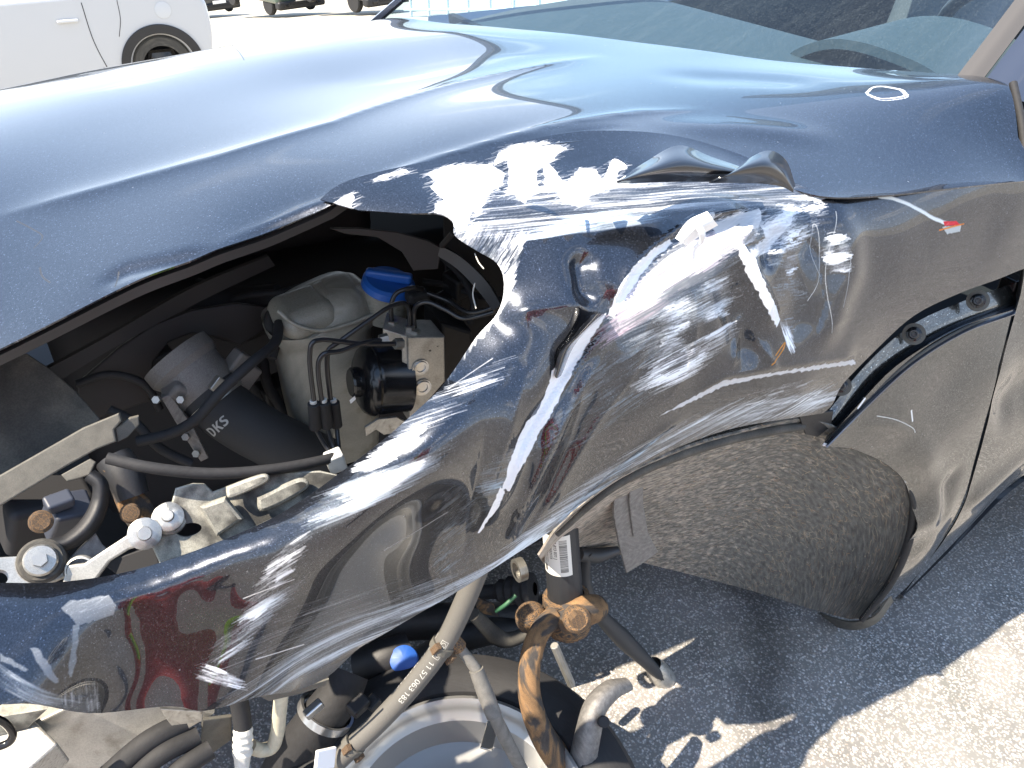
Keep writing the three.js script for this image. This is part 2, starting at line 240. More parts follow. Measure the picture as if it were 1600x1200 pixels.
const FENDER = {d:[.0,.6,.8],e:[.0,.8,-.6],lam:.0007,ctrl:[[-.2389,.1437,1.2015],[-.2302,.141,1.2011],[-.2175,.1369,1.2004],[-.203,.1321,1.1991],[-.1872,.1263,1.1968],
[-.1694,.1197,1.1939],[-.1501,.1139,1.1917],[-.1298,.1093,1.1901],[-.1081,.1057,1.1892],[-.0846,.1035,1.1904],[-.059,.1031,1.1945],[-.0318,.1043,1.2007],
[-.0048,.1066,1.2083],[.0206,.1093,1.2159],[.0456,.1131,1.2249],[.0718,.1195,1.2374],[.1008,.13,1.2566],[.1301,.1429,1.2793],[.1561,.1549,1.2986],[.177,
.1646,1.313],[.1952,.1736,1.3242],[.2128,.1826,1.3305],[.2312,.1916,1.33],[.2497,.2009,1.3249],[.2674,.2111,1.3202],[.2855,.2239,1.3171],[.3027,.2376,1.3143],
[.3148,.2475,1.3124],[.3426,.2662,1.3159],[.357,.2952,1.3214],[.3551,.3193,1.3244],[.3367,.3386,1.3264],[.3218,.3607,1.3143],[.3268,.378,1.3022],[.3202,
.3927,1.2945],[.2927,.4053,1.2665],[.2459,.4297,1.2285],[.2196,.4447,1.2023],[.2153,.4616,1.1837],[.2531,.4758,1.1943],[.3575,.4754,1.2216],[.523,.4793,
1.2345],[.6015,.4694,1.2445],[.6864,.4441,1.2581],[.7357,.4118,1.2776],[.7629,.3758,1.3093],[.7825,.3316,1.3437],[.8215,.3086,1.3627],[.9168,.2954,1.3641],
[1.0377,.2851,1.3613],[1.1764,.2751,1.3538],[1.2236,.2721,1.3516],[1.2942,.1417,1.2713],[1.2318,.1446,1.2772],[1.172,.1407,1.2768],[1.0846,.1371,1.2778],
[.9896,.1254,1.2753],[.9204,.0937,1.2578],[.8628,.0599,1.2387],[.8535,.0316,1.2175],[.8417,.0222,1.2042],[.7942,.0299,1.2124],[.6748,.0464,1.2249],[.5821,
.0452,1.2194],[.5058,.0327,1.2048],[.4325,.0069,1.1801],[.3956,-.0134,1.164],[.337,-.027,1.1599],[.2842,-.0396,1.1578],[.2435,-.0493,1.153],[.2021,-.0603,
1.136],[.1619,-.0755,1.1084],[.13,-.0873,1.0819],[.085,-.1122,1.0678],[.0419,-.1098,1.0759],[.0002,-.0815,1.1558],[-.0567,-.0684,1.1756],[-.0854,-.0506,
1.1791],[-.1495,-.0283,1.1848],[-.1828,.0179,1.2822],[-.2079,.0339,1.2942],[-.2354,.0516,1.3075],[-.2352,.131,1.2295],[-.2268,.1283,1.2294],[-.2144,.1242,
1.2292],[-.2003,.1196,1.2284],[-.1849,.114,1.2264],[-.1676,.1077,1.2237],[-.149,.1021,1.2216],[-.1294,.0976,1.22],[-.1083,.0939,1.2191],[-.0857,.0916,1.2202],
[-.0609,.0912,1.2242],[-.0346,.0923,1.2305],[-.0085,.0945,1.2379],[.0161,.0971,1.2455],[.0403,.1007,1.2543],[.0656,.1069,1.2668],[.0936,.1173,1.2859],[.1219,
.13,1.3083],[.1469,.1417,1.3274],[.1672,.1512,1.3413],[.1848,.1599,1.3519],[.2016,.1686,1.3588],[.2202,.1784,1.3605],[.2385,.1884,1.3588],[.2515,.1955,
1.3573],[-.2027,.0917,1.25],[-.1587,.0739,1.2429],[-.1638,.0418,1.2626],[-.1234,.0437,1.2068],[-.0995,.0633,1.2129],[-.114,.0104,1.1967],[-.0926,.0313,
1.2033],[-.058,.0288,1.2035],[-.0193,.0254,1.2054],[-.0456,-.0253,1.1887],[-.0693,.059,1.2121],[-.0836,.0053,1.1957],[-.0305,.0593,1.2139],[-.0445,.0048,
1.1973],[.0095,.0599,1.2185],[-.006,-.0022,1.1997],[.059,.0445,1.2332],[.053,-.0312,1.166],[.2338,.0695,1.2709],[.1639,.0551,1.2638],[.3376,.2349,1.3351],
[.3645,.1988,1.339],[.3195,.146,1.3334],[.3119,.0753,1.2792],[.3991,.2635,1.3414],[.4116,.3114,1.3461],[.4499,.2709,1.3594],[.43,.3524,1.333],[.3759,.3926,
1.2945],[.5175,.3318,1.3488],[.6157,.3222,1.3604],[.6993,.3081,1.3711],[.5147,.4239,1.2742],[.6272,.3941,1.3081],[.4418,.4072,1.2867],[.5637,.3711,1.3221],
[.6563,.3488,1.3428],[.4535,.1848,1.3339],[.412,.1074,1.2843],[.4986,.1146,1.2941],[.528,.2236,1.3614],[.585,.1534,1.3251],[.6336,.2464,1.3661],[.6839,
.1925,1.3419],[.6915,.1133,1.3],[.7635,.0634,1.2601],[.7786,.2354,1.3578],[.8536,.2787,1.3641],[.8575,.1996,1.3322],[.9746,.252,1.3515],[.9876,.1849,1.3187],
[1.1299,.2289,1.3342],[1.151,.175,1.3025],[.7767,.1425,1.3131],[.856,.0934,1.2725]],outline:[[[-.2389,.1437],[-.203,.1321],[-.1501,.1139],[-.0846,.1035],
[-.0048,.1066],[.0718,.1195],[.1561,.1549],[.2128,.1826],[.2674,.2111],[.3148,.2475],[.3426,.2662],[.357,.2952],[.3551,.3193],[.3367,.3386],[.3218,.3607],
[.3268,.378],[.3202,.3927],[.2927,.4053],[.2459,.4297]],[[.2153,.4616],[.2531,.4758],[.3575,.4754],[.523,.4793],[.6015,.4694],[.6864,.4441],[.7357,.4118],
[.7629,.3758],[.7825,.3316],[.8215,.3086],[.9168,.2954],[1.0377,.2851],[1.1764,.2751]],[[1.2942,.1417],[1.2318,.1446],[1.172,.1407],[1.0846,.1371],[.9896,
.1254],[.9204,.0937],[.8628,.0599],[.8535,.0316],[.8417,.0222]],[[.7942,.0299],[.6748,.0464],[.5821,.0452],[.5058,.0327],[.4325,.0069],[.3956,-.0134],[.337,
-.027],[.2842,-.0396],[.2435,-.0493],[.2021,-.0603],[.1619,-.0755],[.13,-.0873],[.085,-.1122],[.0419,-.1098],[.0002,-.0815],[-.0567,-.0684],[-.0854,-.0506],
[-.1495,-.0283],[-.1828,.0179],[-.2079,.0339],[-.2354,.0516]]],creases:[{p:[[.4667,.2324],[.4347,.207],[.4029,.1825],[.3646,.1489],[.3313,.1144],[.3082,
.0726],[.286,.0311]],a:.013,w:.012,k:"s",e:.2},{p:[[.4566,.2264],[.4115,.184],[.364,.1383],[.3189,.0922]],a:-.014,w:.016,k:"g",e:.3},{p:[[.3346,.2565],
[.37,.2594],[.41,.2529],[.4439,.2423]],a:.018,w:.028,k:"r",e:.3},{p:[[.4588,.307],[.4403,.2922],[.4361,.2674],[.4442,.2437]],a:-.014,w:.012,k:"g",e:.3},
{p:[[.4612,.2323],[.4923,.2682],[.5281,.2871],[.5699,.3024],[.6171,.3088],[.6801,.3064]],a:.016,w:.016,k:"s",e:.15},{p:[[.681,.3079],[.6572,.2876],[.6384,
.2718],[.6442,.2555],[.6715,.2133],[.6998,.1622]],a:.014,w:.014,k:"r",e:.2},{p:[[.6224,.2635],[.6214,.2265],[.6427,.1706],[.6797,.124]],a:-.016,w:.022,
k:"g",e:.3},{p:[[.5782,.1062],[.6243,.1158],[.6936,.109],[.7741,.0983],[.8698,.0857]],a:.01,w:.013,k:"s",e:.12},{p:[[.3989,-.0337],[.4315,.0109],[.4825,
.0432],[.5333,.0663],[.5862,.0846]],a:.009,w:.01,k:"s",e:.2},{p:[[.0512,-.1011],[.1622,-.0704],[.2795,-.0386],[.3955,-.0134]],a:.004,w:.01,k:"r",e:.2},
{p:[[.7849,.3101],[.7993,.2801],[.8204,.2442],[.8269,.2044],[.8076,.1762],[.7977,.1462],[.8087,.1115]],a:.008,w:.028,k:"g",e:.2},{p:[[.7425,.2986],[.7448,
.241],[.7369,.166],[.7212,.1222]],a:-.01,w:.03,k:"g",e:.3},{p:[[.393,.1706],[.3746,.1025],[.3303,.0195]],a:.008,w:.018,k:"g",e:.3},{p:[[.4357,.1675],[.4041,
.0943],[.3577,.0272]],a:-.008,w:.018,k:"g",e:.3},{p:[[.5352,.2586],[.5099,.1993],[.4614,.1392]],a:.008,w:.03,k:"g",e:.3},{p:[[.0535,.0848],[.0828,.1007],
[.1434,.1279],[.2091,.1686]],a:.004,w:.012,k:"r",e:.2},{p:[[.5303,.374],[.6034,.3658],[.6813,.3434],[.7552,.3261]],a:-.008,w:.014,k:"g",e:.25},{p:[[.4237,
.4456],[.4352,.3976],[.4451,.3633]],a:-.005,w:.012,k:"g",e:.3},{p:[[.6461,.1997],[.6436,.1629],[.6309,.1265]],a:.006,w:.007,k:"r",e:.25},{p:[[.6542,.1832],
[.6836,.134],[.706,.1084]],a:.006,w:.007,k:"r",e:.25},{p:[[.3959,.1412],[.3671,.1008],[.3376,.0427],[.3243,-.0052]],a:.006,w:.006,k:"r",e:.2},{p:[[.4153,
.1178],[.3852,.0479],[.3361,-.0209]],a:-.006,w:.007,k:"g",e:.2},{p:[[.5187,.2115],[.5016,.1727],[.4818,.1487]],a:-.004,w:.01,k:"g",e:.3},{p:[[.7161,.2849],
[.6831,.2592],[.6762,.2308]],a:-.008,w:.01,k:"g",e:.3},{p:[[.4413,.1912],[.3961,.1302],[.3555,.0655],[.3294,-.0071]],a:.007,w:.009,k:"r",e:.2},{p:[[.4933,
.1712],[.4419,.1183],[.4014,.0552],[.371,.0093]],a:.006,w:.009,k:"r",e:.2},{p:[[.3532,.2088],[.3258,.1584],[.2937,.0961],[.2747,.0266]],a:.006,w:.014,k:"r",
e:.25},{p:[[.2816,.1621],[.2725,.1025],[.2711,.0405],[.2627,-.0176]],a:-.005,w:.01,k:"r",e:.25},{p:[[.5536,.2622],[.5675,.2152],[.5651,.1579],[.5451,.1182]],
a:.005,w:.01,k:"r",e:.25},{p:[[.7439,.2809],[.7729,.2363],[.782,.1808],[.7663,.1285]],a:-.005,w:.01,k:"r",e:.25},{p:[[.9197,.1967],[.9784,.2189],[1.1791,
.2131]],a:-.003,w:.05,k:"g",e:.3}],marks:[{k:"streak",n:260,a:.35,l:.05,w:.0016,c:"8fa3b4",p:[[.408,.1524],[.4609,.2003],[.5231,.1954],[.5502,.1318],[.465,
.1084],[.4156,.0912],[.3595,.0914],[.3727,.1325]],dir:[.9435,.3315]},{k:"streak",n:120,a:.35,l:.03,w:.0016,c:"8fa3b4",p:[[.2273,.095],[.2549,.0971],[.2741,
.0559],[.283,-.0165],[.2478,-.0255],[.2272,-.0038]],dir:[.8903,.4553]},{k:"streak",n:120,a:.4,l:.04,w:.0018,c:"93a5b3",p:[[.2782,.1079],[.3162,.1185],[.3516,
.1163],[.3183,.0886],[.3013,.0551],[.2873,.0516]],dir:[.9978,-.0665]},{k:"streak",n:220,a:.5,l:.08,w:.0014,c:"b4c0ca",p:[[.106,.1181],[.1374,.1349],[.1918,
.1388],[.225,.1435],[.1887,.1145],[.1373,.1027],[.0982,.0898]],dir:[.9893,.1458]},{k:"streak",n:90,a:.8,l:.07,w:.0016,c:"e6eaee",p:[[.1429,.1281],[.1914,
.137],[.1897,.1276],[.1446,.1108]],dir:[.9893,.1458]},{k:"streak",n:140,a:.8,l:.03,w:.0016,c:"e6eaee",p:[[.0071,.0232],[.0519,.0781],[.0774,.0936],[.0855,
.0885],[.0687,.0656],[.0435,.0338],[.018,.0112]],dir:[.9336,.3582]},{k:"streak",n:120,a:.55,l:.05,w:.0015,c:"c6d0d8",p:[[-.0215,.0036],[.0151,.028],[.0442,
.0376],[.0721,.0444],[.0469,.016],[-.0015,-.0122],[-.0286,-.0244]],dir:[.9615,.2749]},{k:"streak",n:60,a:.9,l:.03,w:.002,c:"e6eaee",p:[[-.0526,-.0315],
[-.0377,-.0206],[-.0154,-.0463],[-.0162,-.0611],[-.0366,-.0429]],dir:[.7531,-.6579]},{k:"streak",n:330,a:.5,l:.16,w:.0013,c:"c3ced8",p:[[.0023,-.0561],
[.0825,-.0479],[.1626,-.0444],[.2607,-.0306],[.3759,-.0202],[.3879,-.0295],[.2794,-.048],[.1932,-.0612],[.0944,-.0923],[.0275,-.0878]],dir:[.994,.1091]},
{k:"streak",n:110,a:.35,l:.08,w:.0014,c:"aab8c4",p:[[.0675,-.0393],[.1947,-.0185],[.2608,-.0169],[.194,-.0469],[.0815,-.0579]],dir:[.9999,.015]},{k:"streak",
n:60,a:.5,l:.14,w:.001,c:"e6eaee",p:[[-.0255,-.0256],[.0324,.0135],[.1032,.0107],[.2437,-.0102],[.1626,-.0444],[.0327,-.0576]],dir:[1.0,-.0053]},{k:"streak",
n:40,a:.6,l:.09,w:.001,c:"e6eaee",p:[[.2114,.1826],[.2568,.1976],[.3313,.2147],[.2968,.1868],[.2357,.1741],[.2011,.1642]],dir:[.9984,.0565]},{k:"streak",
n:110,a:.85,l:.03,w:.0016,c:"e6eaee",p:[[.1501,.1461],[.205,.1714],[.2252,.1775],[.1983,.1582],[.157,.1373]],dir:[.9979,.0649]},{k:"streak",n:330,a:.6,
l:.14,w:.0015,c:"d3dce4",p:[[.2969,-.0312],[.4127,-.0053],[.4854,.0337],[.5793,.0519],[.6712,.0525],[.8367,.0288],[.8429,.0495],[.7109,.0686],[.5862,.0846],
[.5112,.0682],[.4346,.0364],[.3893,.0163]],dir:[.977,.2132]},{k:"streak",n:150,a:.75,l:.12,w:.0013,c:"ccd3d9",p:[[.6031,.068],[.6608,.0735],[.7915,.0656],
[.8429,.0495],[.8367,.0288],[.6702,.0544]],dir:[.9956,-.0938]},{k:"streak",n:40,a:.7,l:.05,w:.002,c:"e6eaee",p:[[.6437,.0899],[.7005,.0915],[.811,.078],
[.8075,.0449],[.6719,.0706]],dir:[1.0,-.0074]},{k:"streak",n:130,a:.7,l:.1,w:.0016,c:"9fb4c6",p:[[.4056,-.017],[.4869,.0288],[.5258,.0601],[.4274,.0213]],
dir:[.8651,.5016]},{k:"streak",n:420,a:.5,l:.06,w:.0014,c:"c2c9ce",p:[[.4801,.2059],[.5288,.2408],[.6163,.2466],[.63,.2128],[.5999,.1944],[.5422,.1915],
[.5392,.1418],[.5164,.1687]],dir:[.9878,.1557]},{k:"streak",n:130,a:.8,l:.03,w:.002,c:"e6eaee",p:[[.5252,.2302],[.5533,.2306],[.5497,.1612],[.536,.1353],
[.5211,.1676]],dir:[.9969,.079]},{k:"streak",n:90,a:.8,l:.03,w:.002,c:"e6eaee",p:[[.5896,.2401],[.6219,.2422],[.6266,.1948],[.5886,.1949]],dir:[.9942,.1078]},
{k:"streak",n:140,a:.7,l:.08,w:.002,c:"e6eaee",p:[[.5164,.1687],[.6163,.1845],[.6276,.1676],[.5502,.1318],[.5021,.1433]],dir:[.987,.1608]},{k:"fill",c:"b4b8be",
a:.5,j:.006,p:[[.4663,.231],[.4943,.2617],[.5345,.2817],[.5741,.2931],[.626,.2935],[.6774,.2951],[.6628,.2733],[.6159,.2642],[.5957,.2464],[.5387,.2426],
[.4937,.2273],[.4694,.2088]]},{k:"streak",n:160,a:.7,l:.12,w:.0016,c:"b9a4b0",p:[[.4675,.2236],[.5014,.2586],[.5613,.2838],[.6225,.286],[.5957,.2464],[.54,
.2462],[.4801,.2059]],dir:[.951,.3092]},{k:"streak",n:120,a:.8,l:.1,w:.0016,c:"ffffff",p:[[.4675,.2236],[.5014,.2586],[.5613,.2838],[.6225,.286],[.5957,
.2464],[.54,.2462],[.4801,.2059]],dir:[.951,.3092]},{k:"streak",n:50,a:.8,l:.1,w:.002,c:"5a5f66",p:[[.4932,.2239],[.5494,.248],[.6152,.2571],[.6212,.249],
[.5451,.2338],[.4992,.215]],dir:[.9658,.2591]},{k:"streak",n:520,a:.75,l:.15,w:.0011,c:"dfe3e7",p:[[.3368,.3771],[.3989,.405],[.4561,.4034],[.5572,.3853],
[.6533,.3651],[.7724,.3325],[.7927,.3182],[.7634,.3028],[.6929,.311],[.6134,.3245],[.5385,.3379],[.4622,.3513],[.4191,.3463],[.3806,.3441],[.3388,.3612]],
dir:[.9905,-.1375]},{k:"streak",n:200,a:.45,l:.1,w:.0016,c:"a9b9c6",p:[[.4638,.3538],[.5403,.3404],[.5362,.3222],[.4494,.3297],[.3923,.3368]],dir:[.9984,
-.0564]},{k:"streak",n:330,a:.8,l:.03,w:.0018,c:"f2f4f6",p:[[.3213,.3581],[.3492,.3673],[.3985,.3426],[.3825,.326],[.3721,.3079],[.3626,.2868],[.3504,.2714],
[.3343,.2558],[.3522,.2905],[.3535,.3191],[.3361,.3409]],dir:[-.7324,-.6809]},{k:"streak",n:120,a:.85,l:.02,w:.0022,c:"f2f4f6",p:[[.3388,.2589],[.3532,
.2765],[.3639,.2955],[.3591,.2971],[.3505,.2775],[.3228,.2524],[.2664,.211],[.2589,.2051],[.3128,.2439]],dir:[-.5287,-.8488]},{k:"streak",n:190,a:.85,l:.14,
w:.001,c:"22252b",p:[[.3368,.3771],[.4037,.3867],[.5522,.3781],[.6493,.3583],[.7683,.328],[.761,.307],[.6165,.3279],[.5427,.3438],[.4655,.3563],[.4212,
.3503],[.3833,.3502],[.3402,.3643]],dir:[.9905,-.1375]},{k:"streak",n:90,a:.8,l:.03,w:.0014,c:"22252b",p:[[.3389,.3527],[.3946,.342],[.3651,.2951],[.3485,
.2707]],dir:[-.7324,-.6809]},{k:"streak",n:120,a:.7,l:.06,w:.0014,c:"2a2d33",p:[[.4801,.2059],[.5461,.2373],[.617,.2431],[.6024,.194],[.5392,.1418]],dir:[.9878,
.1557]},{k:"streak",n:120,a:.7,l:.12,w:.0012,c:"2a2d33",p:[[.4199,.006],[.5785,.0538],[.8302,.0394],[.7119,.0667],[.5118,.0639]],dir:[.977,.2132]},{k:"streak",
n:60,a:.8,l:.02,w:.0016,c:"2a2d33",p:[[.685,.2983],[.7849,.3101],[.7439,.2436],[.6865,.2523]],dir:[.9999,.0101]},{k:"fill",c:"b2b5b9",a:1,j:.006,p:[[.3351,
.4559],[.3671,.463],[.3963,.4562],[.4151,.4524],[.4262,.4346],[.4088,.4156],[.3884,.4078],[.3584,.3801],[.3548,.3878],[.3385,.3683],[.3255,.3618],[.3275,
.379],[.3149,.3978],[.3217,.4086],[.3337,.4088],[.3293,.4346],[.3394,.4418]]},{k:"fill",c:"b2b5b9",a:1,j:.006,p:[[.4193,.4525],[.4367,.4678],[.4583,.4752],
[.5006,.4719],[.5226,.4551],[.4917,.4405],[.4644,.4286],[.4521,.4124],[.4183,.3991],[.4059,.4032],[.4273,.4283],[.4387,.4522]]},{k:"fill",c:"b2b5b9",a:1,
j:.006,p:[[.2782,.4683],[.3163,.4701],[.3196,.4655],[.2827,.4631]]},{k:"fill",c:"b2b5b9",a:1,j:.006,p:[[.2188,.4457],[.2475,.4561],[.2487,.448],[.2395,
.4348]]},{k:"fill",c:"b2b5b9",a:1,j:.006,p:[[.4783,.4391],[.4833,.4333],[.4831,.4149],[.4852,.4007],[.5167,.4207],[.5339,.4115],[.5305,.3951],[.5647,.4221],
[.5737,.4125],[.5489,.396],[.5187,.3936],[.4844,.383],[.4592,.3741],[.4652,.3899],[.4548,.4015]]},{k:"fill",c:"b2b5b9",a:1,j:.006,p:[[.42,.4113],[.4543,
.4107],[.4418,.3976],[.4174,.383],[.4136,.3947]]},{k:"fill",c:"b2b5b9",a:1,j:.006,p:[[.4858,.3848],[.546,.3945],[.5546,.388],[.5002,.3748],[.4751,.3641],
[.469,.3675]]},{k:"fill",c:"e2e4e6",a:1,j:.0045,p:[[.458,.2317],[.4706,.2571],[.4896,.2737],[.5207,.2889],[.5547,.2979],[.5581,.2925],[.527,.2802],[.5012,
.2631],[.4808,.2452],[.4642,.2272]]},{k:"fill",c:"b2b5b9",a:1,j:.006,p:[[.5678,.304],[.5947,.3174],[.6196,.3172],[.6192,.3071],[.5978,.3068],[.5835,.2984],
[.5719,.2961]]},{k:"fill",c:"e2e4e6",a:1,j:.0045,p:[[.6346,.279],[.6404,.269],[.6578,.2535],[.6615,.2297],[.6779,.2017],[.7051,.173],[.6987,.165],[.6781,
.1849],[.6631,.2088],[.6477,.2338],[.6351,.2577]]},{k:"fill",c:"b2b5b9",a:1,j:.006,p:[[.6137,.3033],[.6502,.3094],[.6882,.3101],[.685,.2983],[.671,.2867],
[.6354,.2805],[.6201,.2801],[.6163,.2908]]},{k:"fill",c:"b2b5b9",a:1,j:.006,p:[[.6775,.2892],[.7101,.2958],[.7485,.309],[.7336,.2869],[.7061,.2706],[.6881,
.2583],[.655,.2538],[.6507,.2621],[.6827,.2733]]},{k:"streak",n:260,a:.85,l:.025,w:.0022,c:"e6eaee",p:[[.681,.3079],[.7951,.3176],[.7897,.2895],[.7511,
.2579],[.7228,.2159],[.7092,.2476],[.6833,.257]],dir:[.9999,.0101]},{k:"streak",n:90,a:.4,l:.03,w:.0018,c:"9fb0bf",p:[[.6898,.2513],[.7159,.2468],[.7537,
.1874],[.7329,.1521],[.7001,.17]],dir:[.9983,-.0588]},{k:"streak",n:110,a:.9,l:.022,w:.0024,c:"e6eaee",p:[[.7863,.2632],[.8095,.2519],[.8181,.2081],[.7907,
.2149],[.7801,.2398]],dir:[.9983,-.0583]},{k:"streak",n:50,a:.7,l:.03,w:.002,c:"e6eaee",p:[[.7071,.1688],[.7276,.1613],[.7303,.1321],[.7209,.1341]],dir:[.4457,
-.8952]},{k:"fill",c:"e2e4e6",a:1,j:.0045,p:[[.456,.2336],[.4413,.2164],[.428,.2006],[.4114,.1825],[.3991,.1683],[.3864,.1524],[.3745,.1409],[.3613,.1269],
[.3459,.1075],[.3248,.0882],[.3157,.068],[.3074,.0737],[.3133,.1034],[.3246,.1234],[.3394,.141],[.3573,.1469],[.3645,.1579],[.3739,.1726],[.3801,.1879],
[.3974,.2036],[.4086,.2164],[.4269,.2291],[.4425,.2341]]},{k:"fill",c:"e2e4e6",a:1,j:.0045,p:[[.3095,.0715],[.3053,.0522],[.2852,.0253],[.2819,.0265],[.2947,
.0523],[.304,.0778]]},{k:"streak",n:130,a:.6,l:.06,w:.0018,c:"c9d4dc",p:[[.2979,-.0413],[.335,-.0185],[.4106,.009],[.3971,-.0234],[.3367,-.0334]],dir:[.9513,
.3083]},{k:"fill",c:"c9cccf",a:.9,j:.004,p:[[.5314,.0986],[.5773,.1088],[.6197,.1187],[.6911,.1109],[.8671,.0896],[.877,.0817],[.6943,.1064],[.6258,.1116],
[.5794,.1028]]},{k:"line",w:.0009,c:"f4f4f4",p:[[.0114,.0409],[.0658,.0465]]},{k:"line",w:.0012,c:"f4f4f4",p:[[.0076,-.0331],[.0629,-.0438]]},{k:"line",
w:.0005,c:"f4f4f4",p:[[.1637,.0471],[.241,.0672]]},{k:"line",w:.0006,c:"f4f4f4",p:[[.2027,.1672],[.2415,.1724],[.2645,.1732]]},{k:"line",w:.0006,c:"f4f4f4",
p:[[.2578,.1989],[.3187,.2184]]},{k:"line",w:.0008,c:"b8bcc0",p:[[.8183,.2273],[.8165,.1967],[.8113,.1663]]},{k:"line",w:.0008,c:"b8bcc0",p:[[.7956,.1377],
[.7821,.2201],[.8027,.2862]]},{k:"line",w:.0008,c:"b8bcc0",p:[[.7556,.187],[.7736,.2129],[.7721,.2685],[.766,.2747],[.763,.2402],[.7759,.2125]]},{k:"line",
w:.002,c:"c07820",p:[[.6972,.1312],[.7143,.1436],[.7091,.1342],[.6903,.1207]]},{k:"crayon",w:.006,c:"d8dcda",p:[[.8838,.2932],[.9143,.2841],[.9525,.2669],
[.9898,.2484],[1.0206,.2373]]},{k:"fill",c:"c8202c",a:1,j:.001,p:[[1.009,.2423],[1.0365,.239],[1.0496,.2314],[1.0129,.236]]},{k:"fill",c:"b9bdbb",a:.9,
j:.002,p:[[1.0076,.236],[1.0496,.2314],[1.0492,.2233],[1.0211,.2243]]},{k:"line",w:.002,c:"d07020",p:[[1.0031,.2319],[1.0327,.2322],[1.055,.2322]]},{k:"fill",
c:"9aa0a4",a:.55,j:.004,p:[[-.1531,.0924],[-.1446,.096],[-.1283,.0912],[-.1112,.0886],[-.1065,.0771],[-.1115,.0673],[-.127,.0701],[-.1422,.0708],[-.1457,
.0805]]},{k:"fill",c:"a8aeb2",a:.55,j:.003,p:[[-.1457,.0744],[-.141,.0715],[-.152,.036],[-.1571,.0273],[-.1586,.0327],[-.1508,.0549]]},{k:"fill",c:"a8aeb2",
a:.6,j:.003,p:[[-.1809,.0693],[-.1745,.0663],[-.1679,.0468],[-.1661,.029],[-.1687,.0297],[-.1764,.0527]]},{k:"fill",c:"a8aeb2",a:.5,j:.003,p:[[-.2025,.0744],
[-.1938,.0654],[-.1836,.052],[-.1861,.051],[-.1986,.0645],[-.203,.0675]]},{k:"streak",n:40,a:.5,l:.02,w:.0016,c:"c8ccd0",p:[[-.1654,.0358],[-.1409,.0162],
[-.1477,-.0241],[-.1708,.0002]],dir:[-.2547,-.967]},{k:"streak",n:70,a:.4,l:.06,w:.0014,c:"b0b8be",p:[[-.2034,.062],[-.1794,.0358],[-.1662,.0069],[-.1736,
.006],[-.2053,.047]],dir:[.5796,-.8149]}]};
const REARPANEL = {d:[.0,.3011,.9536],e:[.0,.9536,-.3011],lam:2e-05,ctrl:[[1.2432,.4879,1.1356],[1.114,.4888,1.1401],[.9822,.4587,1.1359],[.9017,.403,1.1256],[.8542,.36,
1.1162],[.9182,.3352,1.1094],[.9998,.2818,1.0978],[1.0663,.2199,1.0814],[1.1087,.1495,1.0623],[1.1302,.0521,1.0337],[1.1241,-.0431,1.0015],[1.088,-.1262,
.969],[1.1658,-.1592,.9407],[1.2181,-.1174,.9571],[1.2336,-.0623,.9849],[1.242,.0302,1.0267],[1.2461,.0902,1.0509],[1.2322,.2058,1.0874],[1.2207,.298,1.1134],
[1.2157,.399,1.1348],[1.1074,.3945,1.1261],[.9981,.359,1.1233],[1.0965,.2559,1.1033],[1.1593,.2866,1.113],[1.129,.1091,1.0674],[1.1848,.4198,1.134]],outline:[[[1.2432,
.4879],[1.114,.4888],[.9822,.4587],[.9017,.403],[.8542,.36]],[[.9182,.3352],[.9998,.2818],[1.0663,.2199],[1.1087,.1495],[1.1302,.0521],[1.1241,-.0431],
[1.088,-.1262]],[[1.1658,-.1592],[1.2181,-.1174],[1.2336,-.0623],[1.242,.0302]],[[1.2461,.0902],[1.2322,.2058],[1.2207,.298],[1.2157,.399]]],creases:[{p:[[1.0298,
.3723],[1.0587,.2925],[1.1365,.1863],[1.1801,.086],[1.2242,-.0765]],a:.008,w:.03,k:"g",e:.25},{p:[[1.1969,.0614],[1.1744,.1747],[1.1861,.2251]],a:-.008,
w:.018,k:"g",e:.3},{p:[[.919,.3813],[.9999,.3527],[1.0534,.3186]],a:.003,w:.012,k:"r",e:.3}],marks:[{k:"line",w:.0012,c:"d8d8d4",p:[[.9551,.3825],[.9954,
.3648],[1.0353,.3391],[1.0449,.3269]]},{k:"line",w:.003,c:"e8e8e4",p:[[1.028,.3729],[1.0348,.3506]]},{k:"line",w:.006,c:"f4f4f4",p:[[.8454,.3652],[.8627,
.3571]]},{k:"streak",n:40,a:.8,l:.02,w:.0016,c:"e6eaee",p:[[.9997,.282],[1.0604,.2284],[1.0953,.1855],[1.0679,.2084]],dir:[.7182,-.6959]},{k:"line",w:.004,
c:"f0f0f0",p:[[.9158,.4087],[.9262,.421]]}]};
